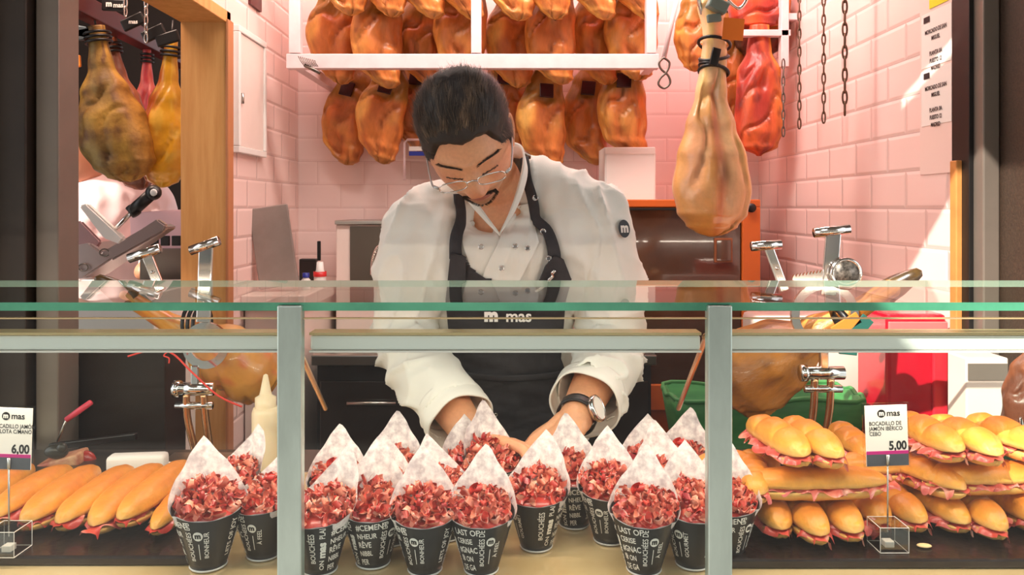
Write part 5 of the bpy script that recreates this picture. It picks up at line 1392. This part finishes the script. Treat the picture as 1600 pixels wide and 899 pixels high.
def band(name, pts, ups, h, th, m, par=wk):
    "free standing band: pts lower edge, ups direction of its height"
    bm = bmesh.new(); n = 6; A = smooth_path(pts, n); U = smooth_path(ups, n); rows = []
    for i, (a, u) in enumerate(zip(A, U)):
        hh = h[min(int(i/n), len(h)-2)]*(1-(i/n-int(i/n)))+h[min(int(i/n)+1, len(h)-1)]*(i/n-int(i/n)) if i < len(A)-1 else h[-1]
        rows.append([bm.verts.new(a+u.normalized()*hh*q/4) for q in range(5)])
    for i in range(len(rows)-1):
        for q in range(4): bm.faces.new((rows[i][q], rows[i][q+1], rows[i+1][q+1], rows[i+1][q]))
    o = obj(name, bm, m, par); md = o.modifiers.new('t', 'SOLIDIFY'); md.thickness = th; md.offset = 0; return o
# lapels folded along the V and collar stand round the neck
def edge(px, py, off=.006, bv=jbv):
    c, nn = cast(px, py, bv); return c+nn*off
cpts = [Q(781, 366, 1.345), Q(800, 338, 1.352), Q(815, 305, 1.370), Q(823, 272, 1.400), Q(819, 252, 1.435), Q(800, 246, 1.472), Q(768, 248, 1.488), Q(738, 258, 1.468), Q(720, 280, 1.415), Q(730, 312, 1.368), Q(755, 342, 1.350), Q(781, 368, 1.343)]
cups = [Vector((-.2, -.3, 1)), Vector((-.35, -.2, 1)), Vector((-.35, -.1, 1)), Vector((-.25, -.1, 1)), Vector((-.2, -.1, 1)), Vector((-.1, -.3, 1)), Vector((0, -.35, 1)), Vector((.2, -.2, 1)), Vector((.3, 0, 1)), Vector((.35, -.1, 1)), Vector((.3, -.2, 1)), Vector((.2, -.3, 1))]
band('collar', cpts, cups, [.002, .010, .018, .024, .028, .030, .030, .028, .022, .016, .010, .002], .004, CLOTH)
# overlapping front panel
def patch(name, poly, step, bv, m, off, th, par=wk, sm=4, dflt=1.42, sag=None, extra=None):
    "cloth panel with a polygonal outline laid over the torso"
    xs = [p[0] for p in poly]; ys = [p[1] for p in poly]; x0, x1, y0, y1 = min(xs), max(xs), min(ys), max(ys)
    ny = max(2, int((y1-y0)/step)); nx = 40
    def span(y):
        hit = []
        for i in range(len(poly)):
            a = poly[i]; b_ = poly[(i+1) % len(poly)]
            if (a[1] <= y < b_[1]) or (b_[1] <= y < a[1]): hit.append(a[0]+(y-a[1])/(b_[1]-a[1])*(b_[0]-a[0]))
        return (min(hit), max(hit)) if len(hit) >= 2 else None
    rows = []
    for j in range(ny+1):
        y = y0+(y1-y0)*min(.9995, max(.0005, j/ny)); sp_ = span(y)
        if sp_ is None: continue
        rows.append([(sp_[0]+(sp_[1]-sp_[0])*i/nx, y) for i in range(nx+1)])
    D = []
    for r in rows:
        D.append([ (lambda h: (h[0]+O).y-off if h else dflt)(cast(px, py, bv, dflt)) for px, py in r])
    for it in range(sm):
        E_ = [q[:] for q in D]
        for j in range(len(D)):
            for i in range(nx+1):
                nb = [D[max(j-1, 0)][i], D[min(j+1, len(D)-1)][i], D[j][max(i-1, 0)], D[j][min(i+1, nx)]]; E_[j][i] = min(D[j][i], (sum(nb)+D[j][i]*2)/6) if it < sm-1 else (sum(nb)+D[j][i]*2)/6
        D = E_
    bm = bmesh.new(); g = []
    for j, r in enumerate(rows):
        g.append([bm.verts.new(Q(px, py, D[j][i]+(extra(px, py) if extra else 0))) for i, (px, py) in enumerate(r)])
    for j in range(len(g)-1):
        for i in range(nx): bm.faces.new((g[j][i], g[j][i+1], g[j+1][i+1], g[j+1][i]))
    o = obj(name, bm, m, par); md = o.modifiers.new('t', 'SOLIDIFY'); md.thickness = th; md.offset = 0
    return o
patch('front_panel', [(786, 362), (808, 322), (828, 318), (842, 380), (812, 440), (752, 440), (758, 420), (776, 385)], 4, jbv, CLOTH, .007, .002, sm=8)
patch('front_panel', [(776, 360), (752, 336), (728, 316), (722, 380), (740, 436), (782, 440), (792, 404), (782, 378)], 4, jbv, CLOTH, .003, .002, sm=8)
def stud(px, py, r, m, name='snap_button', off=.010, bv=jbv, ring=True):
    c, nn = cast(px, py, bv); nn = Vector((0, -1, .05)); c = c+nn*off; bm = bmesh.new(); s, u = frame_axes(nn)
    tube(bm, [c+(s*math.cos(2*PI*k/16)+u*math.sin(2*PI*k/16))*r for k in range(16)], .0011, 6, True)
    v = [bm.verts.new(c+(s*math.cos(2*PI*k/16)+u*math.sin(2*PI*k/16))*r*.9) for k in range(16)]; bm.faces.new(v[::-1]); return obj(name, bm, m, wk)
for q in ((810, 337), (738, 350), (752, 386), (805, 385), (824, 388), (784, 419)): stud(*q, .0042, M['white_plastic'] if q[0] in (810, 738) else M['chrome'], off=.012)
# apron
APR = mat('charcoal_apron_cloth', (58, 54, 56), .8, var=.10, vscale=40, bump=.10, bscale=600)
def apx(px, py):
    d = .006*noise.noise(Vector((px*.018, py*.035, 1)))+.004*(1-abs(noise.noise(Vector((px*.03+py*.012, py*.04-px*.012, 5)))))**3
    if 560 < py < 740: d -= .006*(1-abs(noise.noise(Vector((px*.010, py*.05+px*.012, 9)))))**4*sst(560, 590, py)
    return d
AP = [(704, 398), (727, 402), (735, 418), (752, 432), (785, 441), (830, 446), (845, 438), (852, 418), (866, 402), (880, 408), (893, 436), (884, 470), (876, 560), (880, 577), (893, 612), (896, 700), (905, 900), (690, 900), (700, 700), (706, 560), (696, 470), (701, 440)]
tb2 = bmesh.new(); tb2.from_mesh(tme)
ap = patch('apron', [(704, 400), (893, 436), (884, 470), (876, 560), (895, 612), (898, 700), (905, 900), (690, 900), (700, 700), (706, 560), (696, 470), (701, 440)], 4, tbv, APR, .014, .003, sm=14, dflt=1.50, extra=apx)
# scoop of the bib
am = ap.data; ab = bmesh.new(); ab.from_mesh(am)
tops = [(700, 400), (727, 402), (740, 422), (757, 434), (785, 441), (835, 446), (848, 436), (855, 416), (868, 402), (882, 410), (895, 440)]
def topy(px):
    for i in range(len(tops)-1):
        if tops[i][0] <= px <= tops[i+1][0]:
            f = (px-tops[i][0])/(tops[i+1][0]-tops[i][0]); return tops[i][1]*(1-f)+tops[i+1][1]*f
    return tops[0][1] if px < 700 else tops[-1][1]
bmesh.ops.delete(ab, geom=[v for v in ab.verts if camx(v.co)[0] < 845 and camx(v.co)[1] < topy(camx(v.co)[0])-1.0 and camx(v.co)[1] < 448], context='VERTS')
ab.to_mesh(am); ab.free()
patch('bib_corner', [(880, 404), (866, 400), (852, 416), (843, 438), (836, 447), (850, 470), (884, 470), (893, 437)], 3, tbv, APR, .018, .003, sm=8)
patch('bib_corner', [(704, 396), (728, 400), (728, 470), (696, 470)], 3, tbv, APR, .018, .003, sm=8)
ribbon('apron_strap', [(716, 306), (716, 330), (715, 365), (715, 405)], .021, jbv, APR, .008, .002, widths=(.019, .024))
ribbon('apron_strap', [(820, 250), (826, 272), (834, 300), (845, 345), (858, 385), (870, 412)], .019, jbv, APR, .011, .002, widths=(.016, .026), sm=14)
for q in ((836, 310), (848, 362), (857, 404)): stud(*q, .0045, M['chrome'], 'strap_rivet', .014)
for q in ((808, 524), (707, 577), (775, 645)): stud(*q, .003, M['chrome'], 'strap_rivet', .020, tbv)
ribbon('pen', [(832, 447), (852, 432), (866, 417)], .005, tbv, M['chrome'], .020, .003, sm=0)
# waist tie
ribbon('waist_tie', [(706, 573), (760, 582), (820, 583), (878, 578)], .012, tbv, APR, .020, .003, sm=6)
# apron print
def onpix(bv, off):
    return lambda x, y: None
c0, _n = cast(768, 490, tbv); bm = bmesh.new(); base = c0+Vector((0, -.028, 0))
mpp = lambda x, y: base+Vector((x, y*0-.0, y))
add_text(bm, 'm', .032, lambda x, y: base+Vector((x, 0, y)), .06); add_text(bm, 'mas', .030, lambda x, y: base+Vector((.050+x, 0, y-.002)), .02)
obj('apron_print', bm, M['white_ink'], wk, False)
# sleeve emblem
c0, nn = cast(972, 358, jbv, 1.42); s = nn.cross(Vector((0, 0, 1))).normalized()*-1; 
if s.x < 0: s = -s
u = s.cross(nn).normalized()
if u.z < 0: u = -u
bm = bmesh.new(); n = 28
for q in range(4):
    pass
vs = [bm.verts.new(c0+nn*.006+s*.0135*math.cos(2*PI*k/n)+u*.0165*math.sin(2*PI*k/n)) for k in range(n)]; bm.faces.new(vs)
eo = obj('sleeve_emblem', bm, M['ink'], wk, False); bm = bmesh.new(); add_text(bm, 'm', .024, lambda x, y: c0+nn*.0072+s*x+u*(y+.001), .05); obj('emblem_letter', bm, M['paper'], eo, False)
# cuff hems
for a, b_, c_, r0_, drop in ((EL, WL, CL, .0545, .010), (ER, WR, CR, .0555, .012)):
    ax_ = (b_-a).normalized(); s, u = frame_axes(ax_); bm = bmesh.new(); rows = []
    for j in range(11):
        t = j/10; row = []
        for k in range(56):
            an = 2*PI*k/56; r = r0_+.0012*math.sin(an*3+j*.4)+.0016*math.sin(an*5+2)*t+.001*t+(.0010 if 6 < j < 9 else 0)
            v = s*math.cos(an)+u*math.sin(an)*.90; dn_ = max(0, v.dot(Vector((0, 0, -1))))
            row.append(bm.verts.new(c_+ax_*(-.012+.046*t)+v*r+Vector((0, 0, -drop*t*dn_))))
        rows.append(row)
    for j in range(10):
        for k in range(56): bm.faces.new((rows[j][k], rows[j][(k+1) % 56], rows[j+1][(k+1) % 56], rows[j+1][k]))
    o = obj('cuff', bm, CLOTH, jo); md = o.modifiers.new('t', 'SOLIDIFY'); md.thickness = .003
# trousers and shoes
bm = bmesh.new()
for sx in (-.085, .085): limb(bm, [Vector((sx, .01, .84)), Vector((sx, .0, .46)), Vector((sx, .03, .10))], [.092, .066, .052], 24)
obj('trousers', bm, M['ink'], wk)
for sx in (-.085, .085):
    bm = bmesh.new(); limb(bm, [Vector((sx, .06, .042)), Vector((sx, -.02, .045)), Vector((sx, -.11, .034))], [.038, .042, .033], 20); obj('shoe', bm, M['black'], wk)

# watch ------------------------------------------------------------
ax_ = (WR-ER).normalized(); wc = ER.lerp(WR, .955); bm = bmesh.new(); s, u = frame_axes(ax_)
rows = []
for k in range(36):
    a = 2*PI*k/36; rows.append([bm.verts.new(wc+ax_*q+(s*math.cos(a)+u*math.sin(a))*.0325) for q in (-.010, -.005, .005, .010)])
for k in range(36):
    for q in range(3): bm.faces.new((rows[k][q], rows[k][q+1], rows[(k+1) % 36][q+1], rows[(k+1) % 36][q]))
wt = obj('watch_strap', bm, M['black'], wk); md = wt.modifiers.new('t', 'SOLIDIFY'); md.thickness = .003
dn = (Vector((.75, -.45, .35))-ax_*Vector((.75, -.45, .35)).dot(ax_)).normalized(); cc = wc+dn*.034
R3 = dn.to_track_quat('Z', 'Y').to_matrix().to_4x4()
bm = bmesh.new(); lathe(bm, [(0, -.004), (.020, -.004), (.0215, .0), (.021, .005), (.0185, .0065), (.0175, .005)], seg=36); cyl(bm, Vector((.021, 0, 0)), Vector((.026, 0, 0)), .003, 10); xform(bm, Matrix.Translation(cc) @ R3); obj('watch_case', bm, M['chrome'], wt)
bm = bmesh.new(); lathe(bm, [(0, .0052), (.0178, .0052)], seg=36)
xform(bm, Matrix.Translation(cc) @ R3); obj('watch_face', bm, M['paper'], wt)

# glasses ------------------------------------------------------------
def HP(x, y, z): return HM @ Vector((x, y, z))
gy = -.1145
for s in (-1, 1):
    bm = bmesh.new(); pts = []
    for k in range(28):
        a = 2*PI*k/28; x = .0255*math.copysign(abs(math.cos(a))**.7, math.cos(a)); z = .0098*math.copysign(abs(math.sin(a))**.7, math.sin(a))
        pts.append((s*.0325+x*.93, gy+.010*abs(s*.034+x)**2*60, z+.003))
    tube(bm, [HP(*p) for p in pts], .0011, 8, True); fr_ = obj('spectacle_frame', bm, M['chrome'], wk)
    bm = bmesh.new(); bm.faces.new([bm.verts.new(HP(*p)) for p in pts]); obj('lens', bm, M['glass'], fr_, False)
    bm = bmesh.new(); tube(bm, smooth_path([HP(s*.060, gy+.004, .006), HP(s*.0670, gy+.014, .006), HP(s*.0735, -.055, .004), HP(s*.0765, -.01, .006), HP(s*.079, .012, .010)], 5), .0016, 8); tube(bm, [HP(s*.058, gy+.003, .006), HP(s*.065, gy+.010, .006)], .0026, 8)
    obj('temple', bm, mat('clear_grey_temple', (200, 196, 192), .2, .4), wk)
bm = bmesh.new(); tube(bm, smooth_path([HP(-.0095, gy, .005), HP(0, gy-.002, .009), HP(.0095, gy, .005)], 5), .0015, 8); obj('bridge', bm, M['chrome'], wk)

# hair ------------------------------------------------------------
HAIR = mat('dark_brown_hair', (46, 34, 27), .75, var=.25, vscale=60, spec=.6)
HAIR2 = mat('brown_hair_strand', (70, 54, 44), .5, attr='col', spec=.5, rgb2=(255, 255, 255))
HAIR2.node_tree.nodes['Principled BSDF'].inputs['Roughness'].default_value = .5
for _n in HAIR2.node_tree.nodes:
    if _n.type == 'MIX' and not _n.inputs[6].is_linked: _n.inputs[6].default_value = (1, 1, 1, 1)
def hairline(a):
    "lowest nz of the hair for azimuth a (0 = face front, pi = back)"
    a = abs(a)
    tab = [(0, .50), (.35, .54), (.62, .50), (.80, .34), (1.0, .16), (1.25, .10), (1.42, -.12), (1.60, -.10), (1.75, .10), (1.95, -.05), (2.2, -.42), (2.6, -.55), (PI, -.60)]
    for i in range(len(tab)-1):
        if a <= tab[i+1][0]:
            f = (a-tab[i][0])/(tab[i+1][0]-tab[i][0]); return tab[i][1]*(1-f)+tab[i+1][1]*f
    return -.6
def hair_off(nz, a):
    top = sst(.2, .8, nz); base = .0045+.012*top+.004*G(abs(a)-2.6, .8)
    front = .005*G(a, .9)*G(nz-.60, .12)
    return base+front
bm = bmesh.new(); nk, nj = 120, 44; g = []
for k in range(nk):
    a = -PI+2*PI*k/nk; hz = hairline(a)+.02*noise.noise(Vector((a*6, 0, 3))); row = []
    for j in range(nj+1):
        t = j/nj; nz = hz+(1-hz)*t; nz = min(nz, .9999); h = math.sqrt(1-nz*nz)
        p = head_pt(h*math.sin(a), -h*math.cos(a), nz); nrm = Vector((p.x/.0735**2, p.y/.093**2, p.z/.116**2)).normalized()
        o_ = hair_off(nz, a)*sst(-.02, .10, t)-.001+(.0025*noise.noise(Vector((p.x*90, p.y*28, p.z*30)))+.0016*abs(noise.noise(Vector((p.x*200, p.y*40, p.z*60)))))*sst(0, .15, t)
        row.append(bm.verts.new(HM @ (p+nrm*o_)))
    g.append(row)
for k in range(nk):
    for j in range(nj): bm.faces.new((g[k][j], g[(k+1) % nk][j], g[(k+1) % nk][j+1], g[k][j+1]))
tv = bm.verts.new(sum((r[-1].co for r in g), Vector())/nk)
for k in range(nk): bm.faces.new((g[k][-1], g[(k+1) % nk][-1], tv))
hair = obj('hair', bm, HAIR, wk)
rnd = random.Random(3)
bm = bmesh.new()
SC = []
def strand(bm, p, dirn, nrm, ln, w, bend, c=None):
    s = dirn.cross(nrm).normalized()*w; pr = None
    for i in range(4):
        t = i/3; q = p+dirn*ln*t+nrm*(ln*(.35*t-bend*t*t)); v = [bm.verts.new(q-s*(1-t*.85)), bm.verts.new(q+s*(1-t*.85))]
        if c is not None: SC.extend((c, c))
        if pr: bm.faces.new((pr[0], pr[1], v[1], v[0]))
        pr = v
def hs(a, nz, lift=0):
    h = math.sqrt(1-nz*nz); p = head_pt(h*math.sin(a), -h*math.cos(a), nz); nrm = Vector((p.x/.0735**2, p.y/.093**2, p.z/.116**2)).normalized()
    return p+nrm*lift, nrm
for q in range(13000):
    a = rnd.uniform(-PI, PI); hz = hairline(a); u_ = rnd.random(); nz = hz-.02+(1-hz)*u_; nz = min(.995, nz)
    t = (nz-hz)/(1-hz); p, nrm = hs(a, nz, hair_off(nz, a)*sst(-.02, .10, t)-.002)
    back = Vector((.25*p.x/.07, 1, .25)) if nz > .35 else Vector((0, .25, -1))
    cl = noise.noise(Vector((p.x*60, p.y*60, p.z*60))); cl2 = noise.noise(Vector((p.x*60+9, p.y*60, p.z*60)))
    if nz > .35 and p.y < -.02: back = Vector((.30+.5*cl, .75, .9))
    d = back+Vector((.55*cl+rnd.uniform(-.12, .12), rnd.uniform(-.12, .12), .3*cl2)); d = (d-nrm*d.dot(nrm)).normalized()
    cl3 = noise.noise(Vector((p.x*75+3, p.y*22, p.z*40)))
    lift_ = .02+(.10 if rnd.random() < .85 else -.12)+.35*max(0, cl2)
    ln = (.022 if nz > .35 else .009)*rnd.uniform(.6, 1.3)*(.5+.5*sst(0, .15, t))
    strand(bm, HM @ p, HR.to_3x3() @ d, HR.to_3x3() @ nrm, ln, .00040, lift_, mixc(lin((54, 41, 32)), lin((146, 116, 90)), (max(0, cl3)**1.2)*1.5*rnd.random()+(.5 if rnd.random() < .08 else 0)))
me = bpy.data.meshes.new('strands'); bm.to_mesh(me); bm.free(); at = me.color_attributes.new('col', 'FLOAT_COLOR', 'POINT'); buf = []
for c in SC: buf.extend((*c, 1))
at.data.foreach_set('color', buf); obj('hair_strands', me, HAIR2, hair)
# brows, moustache, chin beard
def face_surf(x, z):
    "point of the face at head-space x, z"
    best = None
    nz = z/.116; h = math.sqrt(1-nz*nz)
    lo, hi = -1.3, 1.3
    for it in range(30):
        m_ = (lo+hi)/2; p = head_pt(h*math.sin(m_), -h*math.cos(m_), nz)
        if p.x < x: lo = m_
        else: hi = m_
    p = head_pt(h*math.sin(lo), -h*math.cos(lo), nz); return p
bm = bmesh.new()
for s in (-1, 1):
    for q in range(190):
        u_ = rnd.random(); x = s*(.011+.040*u_); z = .0165+.010*math.sin(min(1, u_*1.25)*PI*.62)-(.004*u_)+rnd.uniform(-.0032, .0032)*(1-.6*u_)
        p = face_surf(x, z); d = Vector((s*1, .15, .35-.5*u_)).normalized(); strand(bm, HP(*(p+Vector((0, -.0005, 0)))), HR.to_3x3() @ d, HR.to_3x3() @ Vector((0, -1, 0)), .0075, .00032, .4)
obj('eyebrows', bm, HAIR, hair)
bm = bmesh.new()
for q in range(1150):
    s = rnd.choice((-1, 1)); u_ = rnd.random(); r_ = rnd.random()
    if r_ < .5: x = s*(.002+.027*u_); z = -.0520-.009*u_**1.6+rnd.uniform(-.0026, .0022); ln = .005
    elif r_ < .72: x = s*(.0265+rnd.uniform(-.002, .0025)); z = -.060-.030*u_; ln = .005
    else: x = s*.026*u_**.8; z = -.0890-.008*(1-u_**2)+rnd.uniform(-.004, .004)+.004*u_; ln = .005
    p = face_surf(x, z); d = Vector((s*.5, -.1, -.9)).normalized(); strand(bm, HP(*(p+Vector((0, -.0004, 0)))), HR.to_3x3() @ d, HR.to_3x3() @ Vector((0, -1, 0)), ln, .00030, .4)
obj('beard', bm, HAIR, hair)
